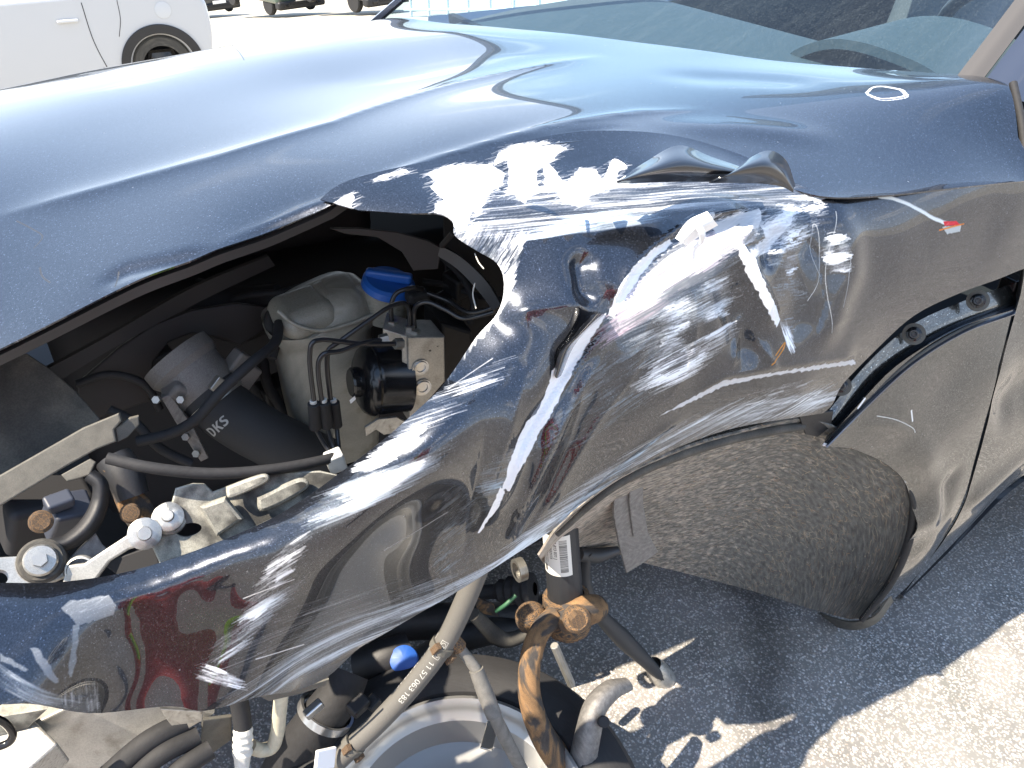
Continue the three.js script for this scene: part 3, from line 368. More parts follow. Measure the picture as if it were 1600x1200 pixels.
const DOOR = {d:[.0,.1498,.9887],e:[.0,.9887,-.1498],lam:2e-05,ctrl:[[1.2462,.1851,1.0111],[1.2506,.2514,1.0262],[1.2382,.3707,1.0443],[1.2263,.466,1.0557],[1.221,.5693,
1.0613],[1.2484,.6573,1.0483],[1.2402,.719,1.0536],[1.1951,.8585,1.0606],[1.45,.8934,1.0456],[2.3,.8934,1.0456],[2.3,.1079,.957],[1.6,.093,.9547],[1.5043,
.2168,.9785],[1.3656,.1068,.9618],[1.2455,.0047,.9494],[1.6,.2494,1.0239],[1.6,.4966,1.0614],[1.6,.7483,1.0692],[2.2,.2494,1.0239],[2.2,.4966,1.0614],[1.3319,
.3066,1.0295],[1.3307,.2094,1.0108]],outline:[[[1.2462,.1851],[1.2506,.2514],[1.2382,.3707],[1.2263,.466],[1.221,.5693],[1.2484,.6573],[1.2402,.719],[1.1951,
.8585]],[[1.45,.8934],[2.3,.8934]],[[2.3,.1079]],[[1.6,.093],[1.5043,.2168],[1.3656,.1068],[1.2455,.0047]]],creases:[{p:[[1.2428,.2597],[1.3144,.2835],
[1.3965,.3085],[1.4849,.3223]],a:.01,w:.03,k:"g",e:.2},{p:[[1.2298,.4583],[1.2918,.5014],[1.3829,.499]],a:-.012,w:.05,k:"g",e:.3}],marks:[]};

// ------------------------------------------------------------------ materials
function canvas(w, h) { const c = document.createElement('canvas'); c.width = w; c.height = h; return c; }
function canvasTexture(c, srgb = true) { const t = new THREE.CanvasTexture(c); if (srgb) t.colorSpace = THREE.SRGBColorSpace; t.magFilter = THREE.LinearFilter; t.wrapS = t.wrapT = THREE.RepeatWrapping; return t; }
function speckle(w, h, f, srgb = true) {                         // f(x, y) -> [r, g, b] 0..255
  const d = new Uint8Array(w * h * 4); for (let y = 0; y < h; y++) for (let x = 0; x < w; x++) { const c = f(x, y), o = (y * w + x) * 4; d[o] = c[0]; d[o + 1] = c[1]; d[o + 2] = c[2]; d[o + 3] = 255; }
  const t = new THREE.DataTexture(d, w, h, THREE.RGBAFormat); if (srgb) t.colorSpace = THREE.SRGBColorSpace; t.magFilter = THREE.LinearFilter; t.minFilter = THREE.LinearMipmapLinearFilter; t.wrapS = t.wrapT = THREE.RepeatWrapping; t.needsUpdate = true; return t;
}
function paintedMaterial(S, size, PAINT = [60, 63, 70]) {                        // metallic paint with the panel's own scratches, chips and chalk
  const [s0, t0, W, Hh] = S.box, k = size / Math.max(W, Hh), w = Math.round(W * k), h = Math.round(Hh * k);
  const col = canvas(w, h), orm = canvas(w, h), A = col.getContext('2d'), B = orm.getContext('2d');
  const im = A.createImageData(w, h); for (let q = 0; q < w * h; q++) { const f = rnd(), g = f > 0.975 ? rr(1.45, 2.4) : rr(0.66, 1.18); im.data[4 * q] = Math.min(255, PAINT[0] * g); im.data[4 * q + 1] = Math.min(255, PAINT[1] * g); im.data[4 * q + 2] = Math.min(255, PAINT[2] * g); im.data[4 * q + 3] = 255; }
  A.putImageData(im, 0, 0); B.fillStyle = 'rgb(255,64,225)'; B.fillRect(0, 0, w, h);
  const X = (p) => (p[0] - s0) * k, Y = (p) => h - (p[1] - t0) * k;
  const both = (f, c, a, o = 'rgb(10,190,0)') => { A.globalAlpha = B.globalAlpha = a; A.fillStyle = A.strokeStyle = '#' + c; B.fillStyle = B.strokeStyle = o; f(A); f(B); };
  const dust = Math.round(w * h / 9000); for (let q = 0; q < dust; q++) { const x = rnd() * w, y = rnd() * h, r = rr(0.4, 1.1), a = rr(0.15, 0.6); both((g) => { g.beginPath(); g.arc(x, y, r, 0, 7); g.fill(); }, 'c9ccd0', a, 'rgb(120,170,30)'); }
  for (const m of S.marks) {
    const P = m.p.map((p) => [X(p), Y(p)]);
    if (m.k === 'fill') {
      const j = m.j * k, pts = []; for (let i = 0; i < P.length; i++) { const a = P[i], b = P[(i + 1) % P.length], n = Math.max(2, Math.ceil(Math.hypot(b[0] - a[0], b[1] - a[1]) / 5)); for (let q = 0; q < n; q++) { const z = q ? j * 0.35 * (rnd() + rnd() - 1) : 0; pts.push([a[0] + (b[0] - a[0]) * q / n + z, a[1] + (b[1] - a[1]) * q / n + j * 0.35 * (rnd() + rnd() - 1)]); } }
      const path = (g) => { g.beginPath(); pts.forEach((p, i) => (i ? g.lineTo(p[0], p[1]) : g.moveTo(p[0], p[1]))); g.closePath(); };
      both((g) => { path(g); g.fill(); }, m.c, m.a);
      A.save(); path(A); A.clip(); const xs = P.map((p) => p[0]), ys = P.map((p) => p[1]), x0 = Math.min(...xs), x1 = Math.max(...xs), y0 = Math.min(...ys), y1 = Math.max(...ys);
      for (let q = 0; q < (x1 - x0) * (y1 - y0) / 90; q++) { A.globalAlpha = rr(0.05, 0.25); A.strokeStyle = rnd() < 0.6 ? '#ffffff' : '#a9b0b8'; A.lineWidth = rr(0.4, 1.4); const x = rr(x0, x1), y = rr(y0, y1), l = rr(4, 40); A.beginPath(); A.moveTo(x, y); A.lineTo(x + l, y - l * rr(-0.1, 0.5)); A.stroke(); } A.restore();
      if (m.j >= 0.005) {                                        // feathered rim and scratches through to the paint
        for (const p of pts) for (let q = 0; q < 2; q++) { const l = rr(2, 15), a = rr(0.2, 0.85), ox = rr(-6, 6), oy = rr(-4, 4), wd = rr(0.5, 1.5), sl = rr(-0.35, 0.15); both((g) => { g.lineWidth = wd; g.beginPath(); g.moveTo(p[0] + ox - l, p[1] + oy - l * sl); g.lineTo(p[0] + ox + l, p[1] + oy + l * sl); g.stroke(); }, rnd() < 0.75 ? m.c : 'd8dadc', a); }
        const area = (x1 - x0) * (y1 - y0); for (let q = 0; q < area / 700; q++) { const x = rr(x0, x1), y = rr(y0, y1), l = rr(4, 26), wd = rr(0.4, 1.2), a = rr(0.25, 0.8), sl = rr(-0.4, 0.1); both((g) => { g.save(); path(g); g.clip(); g.lineWidth = wd; g.beginPath(); g.moveTo(x, y); g.lineTo(x + l, y + l * sl); g.stroke(); g.restore(); }, rnd() < 0.6 ? '4a4e56' : '7c828a', a); }
      }
    } else if (m.k === 'streak') {
      const xs = P.map((p) => p[0]), ys = P.map((p) => p[1]), x0 = Math.min(...xs), x1 = Math.max(...xs), y0 = Math.min(...ys), y1 = Math.max(...ys), dx = m.dir[0], dy = -m.dir[1];
      const inside = (x, y) => { let c = false; for (let i = 0, j = P.length - 1; i < P.length; j = i++) if ((P[i][1] > y) !== (P[j][1] > y) && x < (P[j][0] - P[i][0]) * (y - P[i][1]) / (P[j][1] - P[i][1]) + P[i][0]) c = !c; return c; };
      let made = 0; for (let q = 0; q < m.n * 40 && made < m.n * 2.8; q++) {
        const x = rr(x0, x1), y = rr(y0, y1); if (!inside(x, y)) continue; made++;
        const clump = 0.12 + 0.88 * sstep(-0.15, 0.35, fbm(x * 0.02 * -dy + y * 0.05, x * 0.012, m.n, 3)), l = m.l * k * rr(0.15, 0.8), wd = Math.max(0.45, m.w * k * rr(0.2, 0.95)), a = Math.min(1, m.a * 1.3 * clump * rr(0.3, 1));
        const ox = dx * l / 2, oy = dy * l / 2, jx = rr(-1, 1) * wd, n = Math.max(2, Math.round(l / 26));
        both((g) => { g.lineWidth = wd; g.lineCap = 'round'; let on = 0; g.beginPath(); for (let i = 0; i <= n; i++) { const f = i / n * 2 - 1, px = x + ox * f, py = y + oy * f + jx * (1 - f * f); on ? g.lineTo(px, py) : g.moveTo(px, py); on = 1; } g.stroke(); }, m.c, a, m.c[0] === '2' ? 'rgb(235,110,150)' : undefined);
      }
    } else {
      const n = m.k === 'crayon' ? 5 : 1, q = catmull(P, 6);
      for (let i = 0; i < n; i++) { const ox = rr(-1, 1) * m.w * k * 0.3, oy = rr(-1, 1) * m.w * k * 0.3; both((g) => { g.lineWidth = Math.max(0.8, m.w * k * (n > 1 ? 0.45 : 1)); g.lineJoin = 'round'; if (n > 1) g.setLineDash([rr(3, 9), rr(0.5, 3)]); g.beginPath(); q.forEach((p, z) => { const e = n > 1 ? ((z * 7919) % 5 - 2) * 0.35 : 0; z ? g.lineTo(p[0] + ox + e, p[1] + oy + e) : g.moveTo(p[0] + ox, p[1] + oy); }); g.stroke(); g.setLineDash([]); }, m.c, n > 1 ? 0.75 : 0.9); }
    }
  }
  const o = canvasTexture(orm, false);
  return new THREE.MeshPhysicalMaterial({ name: 'metallic_paint', map: canvasTexture(col), roughnessMap: o, metalnessMap: o, clearcoatMap: o, roughness: 1, metalness: 1, clearcoat: 1, clearcoatRoughness: 0.02, ior: 1.5 });
}
const std = (rgb, roughness, metalness = 0, more = {}) => { const m = new THREE.MeshStandardMaterial({ roughness, metalness, ...more }); m.color.setRGB(...rgb); return m; };
const mottle = (base, amp, scale, seedv, patch) => speckle(512, 512, (x, y) => {
  const f = 2 * Math.PI / 512, n = fbm(Math.cos(x * f) * scale + seedv, Math.sin(x * f) * scale + Math.cos(y * f) * scale, Math.sin(y * f) * scale, 5) * amp + (rnd() - 0.5) * amp * 0.7;
  let c = base.map((b) => b * (1 + n)); if (patch) { const k = sstep(patch.lo, patch.hi, fbm(Math.cos(x * f) * scale * 0.8 + 40, Math.sin(x * f) * scale * 0.8 + Math.cos(y * f) * scale * 0.8, Math.sin(y * f) * scale * 0.8 + 9, 4)); c = c.map((v, i) => v + (patch.c[i] * (1 + n) - v) * k); }
  return c.map((v) => clamp(v, 0, 255));
});
const tiled = (t, r) => { const c = t.clone(); c.repeat.set(r, r); return c; };
const grime = mottle([128, 128, 128], 0.5, 3.0, 1);
const M = {};
{
  const black = mottle([30, 30, 32], 0.35, 2.5, 3), dusty = mottle([64, 62, 58], 0.3, 2.2, 5, { lo: -0.1, hi: 0.5, c: [88, 84, 76] });
  const rust = mottle([114, 88, 60], 0.45, 2.2, 7, { lo: -0.12, hi: 0.18, c: [56, 52, 50] }), alu = mottle([172, 170, 164], 0.2, 2.0, 11, { lo: 0.05, hi: 0.6, c: [130, 126, 118] });
  const dirtyAlu = mottle([150, 148, 138], 0.3, 2.2, 13, { lo: -0.15, hi: 0.4, c: [62, 61, 58] });
  const at = (t, r, q, met = 0, bump = 0.0006) => new THREE.MeshStandardMaterial({ map: tiled(t, r), roughness: q, metalness: met, bumpMap: bump ? tiled(grime, r * 2) : null, bumpScale: bump });
  M.blackPlastic = at(black, 5, 0.55); M.rubber = at(black, 8, 0.75); M.dusty = at(dusty, 1.5, 0.85); M.rust = at(rust, 4, 0.85, 0.1, 0.0012); M.alu = at(alu, 2, 0.42, 0.6, 0.0003); M.dirtyAlu = at(dirtyAlu, 2.5, 0.6, 0.35, 0.0008);
  M.bay = std([0.012, 0.012, 0.014], 0.75); M.gloss = std([0.008, 0.008, 0.009], 0.22); M.greyPlastic = at(mottle([84, 82, 76], 0.25, 2.4, 17), 4, 0.7);
  M.tank = new THREE.MeshPhysicalMaterial({ map: tiled(mottle([130, 129, 120], 0.16, 2.2, 19, { lo: 0.12, hi: 0.5, c: [112, 108, 94] }), 3), roughness: 0.42, clearcoat: 0.1 });
  M.capBlue = std([0.015, 0.10, 0.40], 0.45); M.steel = std([0.55, 0.55, 0.54], 0.3, 0.9); M.zinc = at(alu, 9, 0.35, 0.85, 0.0002); M.castAlu = at(mottle([120, 118, 116], 0.3, 4, 23), 6, 0.6, 0.4, 0.001);
  M.beige = at(mottle([176, 170, 150], 0.15, 2, 29), 5, 0.6); M.hose = at(mottle([98, 96, 92], 0.25, 2.4, 31), 6, 0.7); M.line = std([0.02, 0.02, 0.022], 0.3); M.whiteClip = at(mottle([196, 196, 190], 0.15, 2, 37), 8, 0.6);
  M.white = std([0.8, 0.8, 0.79], 0.5);
}
// ------------------------------------------------------------------ ground
const stones = canvas(2048, 2048); {
  const c = stones.getContext('2d'); c.fillStyle = '#747370'; c.fillRect(0, 0, 2048, 2048);
  for (let q = 0; q < 420; q++) { c.globalAlpha = 0.10; c.fillStyle = rnd() < 0.5 ? '#3c3c3c' : '#8c8880'; c.beginPath(); c.ellipse(rnd() * 2048, rnd() * 2048, rr(20, 160), rr(20, 120), rnd() * 3, 0, 7); c.fill(); }
  for (let q = 0; q < 260000; q++) { const v = Math.floor(rr(106, 202) + (rnd() < 0.04 ? 40 : 0)), w = Math.floor(rr(0, 9)); c.globalAlpha = rr(0.5, 1); c.fillStyle = `rgb(${v + w},${v},${v - w})`; const x = rnd() * 2048, y = rnd() * 2048, r = rr(0.9, 2.9), a = rnd() * 3; c.beginPath(); c.ellipse(x, y, r, r * rr(0.5, 1), a, 0, 7); c.fill(); }
}
const asphalt = canvasTexture(stones), asphaltBump = canvasTexture(stones, false); asphalt.repeat.set(0.5, 0.5); asphaltBump.repeat.set(0.5, 0.5);
const groundY = (x, z) => -0.14 * Math.max(0, -z - 1.6);
function groundSheet(x0, x1, z0, z1, n, lift) { const pos = [], uv = [], idx = []; for (let j = 0; j <= n; j++) for (let i = 0; i <= n; i++) { const x = x0 + (x1 - x0) * i / n, z = z0 + (z1 - z0) * j / n; pos.push(x, groundY(x, z) + lift, z); uv.push(x, z); } for (let j = 0; j < n; j++) for (let i = 0; i < n; i++) { const a = j * (n + 1) + i; idx.push(a, a + n + 1, a + 1, a + 1, a + n + 1, a + n + 2); } return geo(pos, null, uv, idx); }
const gravelTex = mottle([160, 155, 143], 0.28, 5, 51); gravelTex.repeat.set(0.7, 0.7);
structure('ground', groundSheet(-150, 150, -150, 150, 300, -0.02), new THREE.MeshStandardMaterial({ map: gravelTex, roughness: 0.95 }), 'pale gravel yard around the parked cars');
structure('asphalt', groundSheet(-12, 14, -3.6, 14, 44, 0), new THREE.MeshStandardMaterial({ map: asphalt, bumpMap: asphaltBump, bumpScale: 0.003, roughness: 0.92 }), 'worn grey asphalt under the wrecked car');

{
  const a = speckle(256, 256, (x, y) => { const u = x / 255, w = y / 255, c = 0.5 + 0.13 * Math.sin(w * 5), d = Math.abs(u - c) / (0.10 + 0.12 * w * (1.2 - w)); const v = 255 * 0.30 * sstep(2.4, -0.2, d + 1.6 * fbm(x * 0.03, y * 0.03, 5, 4)) * sstep(0, 0.12, w) * sstep(1, 0.85, w); return [v, v, v]; }, false);
  const q = [[0.9434, 0.004, 0.5451], [1.2018, 0.004, 0.6739], [0.7466, 0.004, 1.0073], [1.0229, 0.004, 1.1014]], st = part('oil_stain', geo([...q[0], ...q[1], ...q[2], ...q[3]], null, [0, 0, 1, 0, 0, 1, 1, 1], [0, 2, 1, 1, 2, 3]), new THREE.MeshStandardMaterial({ color: 0x17181a, roughness: 0.6, transparent: true, alphaMap: a }), scene);
  st.userData = { label: 'dark oily trail soaked into the asphalt beside the wheel arch', category: 'stain' };
}
// ------------------------------------------------------------------ wrecked car: outer panels
const car = thing('wrecked_car', 'dark blue metallic car with its front wing torn open, scuffed white, and no front wheel', 'car');
const hood = part('hood', panel(HOOD, 0.007), paintedMaterial(HOOD, 2048), car, 'dark blue hood with buckled edge and crayon circle');
part('hood_inner_panel', panel({ ...HOOD, h: HOOD.h, box: undefined, outline: [HOOD.outline[0].slice(0, 9), [[0.45, -0.16], [0.9, -0.02], [1.0, 0.3], [0.7, 0.95], [-0.65, 1.0], [-0.75, 0.5]]] }, 0.012, 0.012, 0.010), std([0.022, 0.02, 0.02], 0.5), hood);
const fender = part('front_fender', panel(FENDER, 0.0035), paintedMaterial(FENDER, 2048), car, 'crushed front fender scraped white along its side');
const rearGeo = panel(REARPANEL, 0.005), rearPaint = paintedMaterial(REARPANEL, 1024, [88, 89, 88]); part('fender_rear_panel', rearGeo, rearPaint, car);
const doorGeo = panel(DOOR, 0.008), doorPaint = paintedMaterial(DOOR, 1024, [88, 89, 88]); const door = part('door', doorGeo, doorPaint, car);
const plain = new THREE.MeshPhysicalMaterial({ roughness: 0.4, metalness: 0.7, clearcoat: 1, clearcoatRoughness: 0.02 }); plain.color.setRGB(0.072, 0.082, 0.11);
const darkCoat = new THREE.MeshPhysicalMaterial({ roughness: 0.3, metalness: 0.2, clearcoat: 1, clearcoatRoughness: 0.03 }); darkCoat.color.setRGB(0.01, 0.011, 0.014);

// torn strips of skin standing off the fender
part('torn_strip', loft([[[0.4977, 1.1246, 0.88], [0.5425, 1.1385, 0.872], [0.5849, 1.1507, 0.872], [0.6253, 1.1349, 0.884], [0.6715, 1.117, 0.896]], [[0.4825, 1.1353, 0.905], [0.519, 1.1431, 0.912], [0.5587, 1.1449, 0.915], [0.6052, 1.134, 0.917], [0.6543, 1.1199, 0.916]], [[0.4877, 1.1307, 0.9], [0.5335, 1.1246, 0.9], [0.5763, 1.1189, 0.902], [0.6192, 1.1132, 0.906], [0.6633, 1.1082, 0.908]]], 0.0016, 8), darkCoat, fender);
part('torn_strip', loft([[[0.6458, 1.1238, 0.905], [0.6696, 1.1361, 0.905], [0.6918, 1.1391, 0.906], [0.7157, 1.1253, 0.91], [0.731, 1.094, 0.918]], [[0.6108, 1.1268, 0.925], [0.6353, 1.134, 0.932], [0.6622, 1.134, 0.936], [0.6897, 1.12, 0.934], [0.7187, 1.0947, 0.928]], [[0.6005, 1.1177, 0.915], [0.6373, 1.1127, 0.918], [0.6725, 1.1074, 0.922], [0.7015, 1.1, 0.926], [0.7218, 1.0895, 0.926]]], 0.0016, 8), darkCoat, fender);
part('torn_strip', loft([[[0.5379, 1.075, 0.945], [0.5527, 1.0926, 0.945], [0.5752, 1.1007, 0.948]], [[0.5328, 1.0783, 0.962], [0.5471, 1.0931, 0.965], [0.5727, 1.0974, 0.962]], [[0.5504, 1.0654, 0.95], [0.5717, 1.0749, 0.95], [0.5919, 1.0818, 0.95]]], 0.0016, 6), M.white, fender);
part('torn_strip', tube([[0.5482, 1.0973, 0.965], [0.5507, 1.0907, 0.972], [0.5575, 1.0765, 0.966], [0.5551, 1.0654, 0.96], [0.5577, 1.0469, 0.958]], [0.004, 0.0035, 0.003, 0.002, 0.001], 24, 8), M.white, fender);
part('torn_strip', loft([[[0.4617, 0.9922, 0.935], [0.4429, 0.982, 0.935], [0.4199, 0.9655, 0.94], [0.4017, 0.9348, 0.945]], [[0.4326, 1.0146, 0.962], [0.4101, 0.998, 0.965], [0.3911, 0.9835, 0.966], [0.3819, 0.9464, 0.962]], [[0.4323, 1.0071, 0.95], [0.4085, 0.9875, 0.952], [0.3897, 0.972, 0.955], [0.384, 0.9502, 0.955]]], 0.0016, 6), darkCoat, fender);
for (const [a, b, c] of [[[0.3778, 1.1428, 0.818], [0.3879, 1.1562, 0.82], [0.391, 1.1618, 0.845]], [[0.4237, 1.1502, 0.86], [0.4323, 1.139, 0.865], [0.4134, 1.1394, 0.885]], [[0.485, 1.1383, 0.88], [0.4978, 1.1488, 0.874], [0.5026, 1.1439, 0.893]], [[0.4544, 1.1449, 0.872], [0.4742, 1.1402, 0.876], [0.4547, 1.1364, 0.89]]]) part('paint_flake', plate([a, b, c], 0.0012, { smooth: true }), M.white, fender);

// flange with bolts and the blue channel between the upper and the lower rear panels
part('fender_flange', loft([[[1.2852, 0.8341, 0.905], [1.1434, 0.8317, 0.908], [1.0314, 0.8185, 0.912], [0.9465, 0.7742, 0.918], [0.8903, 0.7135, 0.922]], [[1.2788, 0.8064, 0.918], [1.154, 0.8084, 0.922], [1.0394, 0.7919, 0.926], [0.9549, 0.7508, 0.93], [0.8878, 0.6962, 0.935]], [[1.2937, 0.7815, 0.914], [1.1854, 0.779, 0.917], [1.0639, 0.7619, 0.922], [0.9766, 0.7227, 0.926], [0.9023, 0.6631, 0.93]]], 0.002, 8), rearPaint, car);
const rail = [[[1.2794, 0.7981, 0.916], [1.1444, 0.7959, 0.92], [1.0343, 0.7719, 0.925], [0.9496, 0.7263, 0.93], [0.8836, 0.6712, 0.936]], [[1.2581, 0.803, 0.93], [1.1282, 0.8003, 0.934], [1.0199, 0.7756, 0.939], [0.9371, 0.7282, 0.944], [0.8683, 0.6749, 0.948]], [[1.2394, 0.8028, 0.944], [1.1162, 0.8016, 0.948], [1.0109, 0.7753, 0.952], [0.9288, 0.7284, 0.957], [0.8561, 0.6793, 0.962]]];
const channel = part('fender_channel', loft(rail, 0.002, 10), plain, car);
part('mud_streak', tube([[1.2068, 0.8074, 0.937], [1.1144, 0.8044, 0.9415], [1.0217, 0.782, 0.945], [0.9492, 0.7476, 0.949], [0.9046, 0.714, 0.952]], [0.001, 0.004, 0.005, 0.004, 0.001], 40, 8, 0.35), M.dusty, channel);
for (const [p, q, r] of [[[1.1551, 0.8408, 0.928], [1.1184, 0.8602, 0.95], 0.011], [[1.0227, 0.8167, 0.93], [0.993, 0.835, 0.95], 0.011], [[0.8864, 0.7657, 0.934], [0.8657, 0.7817, 0.95], 0.010]]) {
  const b = part('bolt', lathe([[0, 0], [r, 0], [r, 0.002], [r * 0.72, 0.003], [r * 0.68, 0.009], [r * 0.55, 0.011], [r * 0.36, 0.011], [r * 0.3, 0.006], [0, 0.006]], p, q, 24), M.gloss, car);
  part('washer', lathe([[r * 0.9, -0.001], [r * 1.5, -0.001], [r * 1.5, 0.0008], [r * 0.9, 0.0008]], p, q, 24), M.greyPlastic, b);
}
part('door_hinge', [rbox(0.03, 0.07, 0.03, [1.2787, 0.8073, 0.9], 0.004)], M.gloss, car);
part('door_seal', tube([[1.2778, 1.1242, 0.79], [1.2419, 1.0763, 0.85], [1.2175, 0.9988, 0.905], [1.2659, 0.8672, 0.918], [1.2813, 0.79, 0.92]], 0.006, 40), M.rubber, car);
part('sill', loft([[[1.3142, 0.0604, 0.9], [1.4336, 0.1783, 0.905], [1.5818, 0.291, 0.905], [2.3, 0.22, 0.90]], [[1.3679, -0.0054, 0.87], [1.5126, 0.096, 0.87], [1.6692, 0.2153, 0.87], [2.3, 0.2, 0.87]]], 0.01, 6), darkCoat, car);

// ------------------------------------------------------------------ wheel arch
const felt = speckle(1024, 1024, (x, y) => { const n = fbm(x * 0.05, y * 0.05, 2, 2), g = rnd(); const v = 92 + n * 46 + (g - 0.5) * 30; return [v * 1.01, v, v * 0.96]; });
{
  const g = canvas(1024, 1024), c = g.getContext('2d'); const im = c.createImageData(1024, 1024); im.data.set(felt.image.data); c.putImageData(im, 0, 0);
  const dirt = (x, y) => sstep(300, 60, x) ;
  for (let q = 0; q < 9000; q++) { const x = rnd() * 1024, y = rnd() * 1024; if (rnd() > 0.25 + 0.75 * sstep(-0.2, 0.2, fbm(x * 0.006, y * 0.006, 6, 3))) continue; c.strokeStyle = ['#ac977a', '#928470', '#b4a790', '#6c685e', '#947258'][Math.floor(rnd() * 5)]; c.globalAlpha = rr(0.25, 0.85); c.lineWidth = rr(0.8, 2); c.beginPath(); const a = rnd() * 7, l = rr(5, 20); c.moveTo(x, y); c.quadraticCurveTo(x + Math.cos(a) * l + rr(-5, 5), y + Math.sin(a) * l + rr(-5, 5), x + Math.cos(a + rr(-1, 1)) * l * 1.6, y + Math.sin(a + rr(-1, 1)) * l * 1.6); c.stroke(); }
  for (let q = 0; q < 26000; q++) { const x = rnd() * rnd() * 620, y = rnd() * 1024; c.globalAlpha = rr(0.05, 0.35); c.fillStyle = rnd() < 0.8 ? '#b8ada0' : '#7c746a'; c.beginPath(); c.arc(x, y, rr(1, 7), 0, 7); c.fill(); }
  const t = canvasTexture(g); t.wrapS = t.wrapT = THREE.MirroredRepeatWrapping;
  M.felt = new THREE.MeshStandardMaterial({ map: t, roughness: 0.97, bumpMap: canvasTexture(g, false), bumpScale: 0.0016 });
}
const linerGeo = loft([
  [[0.4011, 0.6044, 0.9], [0.4231, 0.681, 0.925], [0.4932, 0.7325, 0.935], [0.5885, 0.7555, 0.942], [0.6952, 0.7537, 0.945], [0.8172, 0.7346, 0.945], [0.9563, 0.6417, 0.95], [1.1, 0.5017, 0.957], [1.1385, 0.4017, 0.962], [1.1397, 0.2819, 0.962], [1.1002, 0.1613, 0.955]],
  [[0.4341, 0.5333, 0.845], [0.4653, 0.5852, 0.859], [0.5414, 0.6138, 0.862], [0.6438, 0.6059, 0.861], [0.7554, 0.5828, 0.861], [0.8752, 0.5492, 0.862], [0.9989, 0.4656, 0.874], [1.1183, 0.3513, 0.891], [1.1485, 0.2816, 0.91], [1.1477, 0.205, 0.927], [1.1157, 0.135, 0.938]],
  [[0.4681, 0.4603, 0.791], [0.5085, 0.4841, 0.794], [0.5866, 0.4859, 0.792], [0.6891, 0.4428, 0.786], [0.8003, 0.3937, 0.784], [0.9075, 0.3473, 0.789], [1.0159, 0.2737, 0.806], [1.1097, 0.1959, 0.831], [1.1431, 0.1558, 0.861], [1.1465, 0.1292, 0.894], [1.1303, 0.1094, 0.923]],
  [[0.5009, 0.3897, 0.74], [0.5487, 0.3851, 0.735], [0.6264, 0.358, 0.73], [0.7257, 0.2728, 0.72], [0.8266, 0.1983, 0.72], [0.918, 0.1375, 0.73], [1.0061, 0.0843, 0.75], [1.0774, 0.0483, 0.78], [1.1192, 0.0412, 0.82], [1.1371, 0.0584, 0.865], [1.1414, 0.0877, 0.91]],
], 0.003, 8);
{ const u = linerGeo.attributes.uv; for (let i = 0; i < u.count; i++) u.setXY(i, u.getX(i) * 1.02, u.getY(i) * 1.9); }
const liner = part('wheel_arch_liner', linerGeo, M.felt, car);
part('arch_edge_trim', tube([[1.0783, 0.5285, 0.962], [1.116, 0.4587, 0.967], [1.1378, 0.3566, 0.969], [1.1316, 0.2548, 0.966], [1.0974, 0.1603, 0.958]], [0.003, 0.007, 0.008, 0.008, 0.006], 40, 10), M.rubber, liner);
part('arch_lip_trim', tube([[0.42, 0.6488, 0.915], [0.4976, 0.7179, 0.93], [0.5941, 0.741, 0.937], [0.7013, 0.7399, 0.941], [0.8177, 0.7195, 0.942]], [0.003, 0.005, 0.006, 0.006, 0.005], 50, 10, 1.4), M.dusty, liner);
part('torn_tab', plate([[0.7969, 0.748, 0.95], [0.8455, 0.7402, 0.95], [0.8666, 0.736, 0.945], [0.8772, 0.6992, 0.945], [0.8584, 0.6827, 0.94], [0.8283, 0.7003, 0.94]], 0.004), M.blackPlastic, liner);
part('mud_flap', loft([[[1.1751, -0.0292, 0.78], [1.1532, 0.0323, 0.86], [1.1332, 0.1055, 0.93], [1.1431, 0.1462, 0.955], [1.1689, 0.1929, 0.955]], [[1.1972, -0.0776, 0.77], [1.1771, -0.0164, 0.85], [1.155, 0.0646, 0.925], [1.1684, 0.1082, 0.95], [1.1945, 0.1562, 0.95]]], 0.004, 8), M.greyPlastic, liner);
part('crash_bracket', [plate([[0.5419, 0.6415, 0.87], [0.5628, 0.6693, 0.875], [0.585, 0.6694, 0.875], [0.6028, 0.5874, 0.865], [0.625, 0.5124, 0.855], [0.6557, 0.4507, 0.85], [0.6292, 0.4359, 0.85], [0.5973, 0.4253, 0.85], [0.5725, 0.5016, 0.855], [0.5483, 0.5889, 0.865]], 0.006), plate([[0.559, 0.6745, 0.88], [0.5811, 0.6746, 0.88], [0.5972, 0.5954, 0.872], [0.6193, 0.5209, 0.862], [0.5926, 0.5214, 0.862], [0.5707, 0.6062, 0.872]], 0.005)], M.castAlu, car);

// ------------------------------------------------------------------ engine bay: dark shell
const bay = new THREE.Group();
part('engine_block', [rbox(1.0, 0.5, 0.62, [0.32, 0.52, -0.12], 0.06, [0, 0, 0], 4), rbox(0.5, 0.12, 0.4, [0.2, 0.80, -0.1], 0.04)], M.bay, car);
part('bulkhead', plate([[0.98, 0.55, 0.60], [0.98, 1.0, 0.66], [1.0, 1.0, -0.8], [1.0, 0.25, -0.8], [1.0, 0.25, 0.35]], 0.02), M.bay, car);
part('slam_panel', [rbox(0.10, 0.05, 1.3, [-0.60, 0.885, -0.06], 0.01), rbox(0.06, 0.5, 0.06, [-0.60, 0.62, 0.56], 0.01), rbox(0.06, 0.5, 0.06, [-0.60, 0.62, -0.70], 0.01)], M.blackPlastic, car);
part('front_crossbeam', [rbox(0.07, 0.12, 1.5, [-0.68, 0.52, -0.05], 0.015)], M.dirtyAlu, car);
part('undertray', plate([[-0.75, 0.24, -0.8], [-0.75, 0.24, 0.55], [0.5, 0.22, 0.50], [1.0, 0.22, 0.50], [1.0, 0.22, -0.8]], 0.012), M.bay, car);
part('inner_wing', plate([[0.45, 0.40, 0.47], [0.45, 0.98, 0.47], [0.9, 1.0, 0.56], [0.9, 0.55, 0.52], [0.6, 0.24, 0.47]], 0.012), M.bay, car);
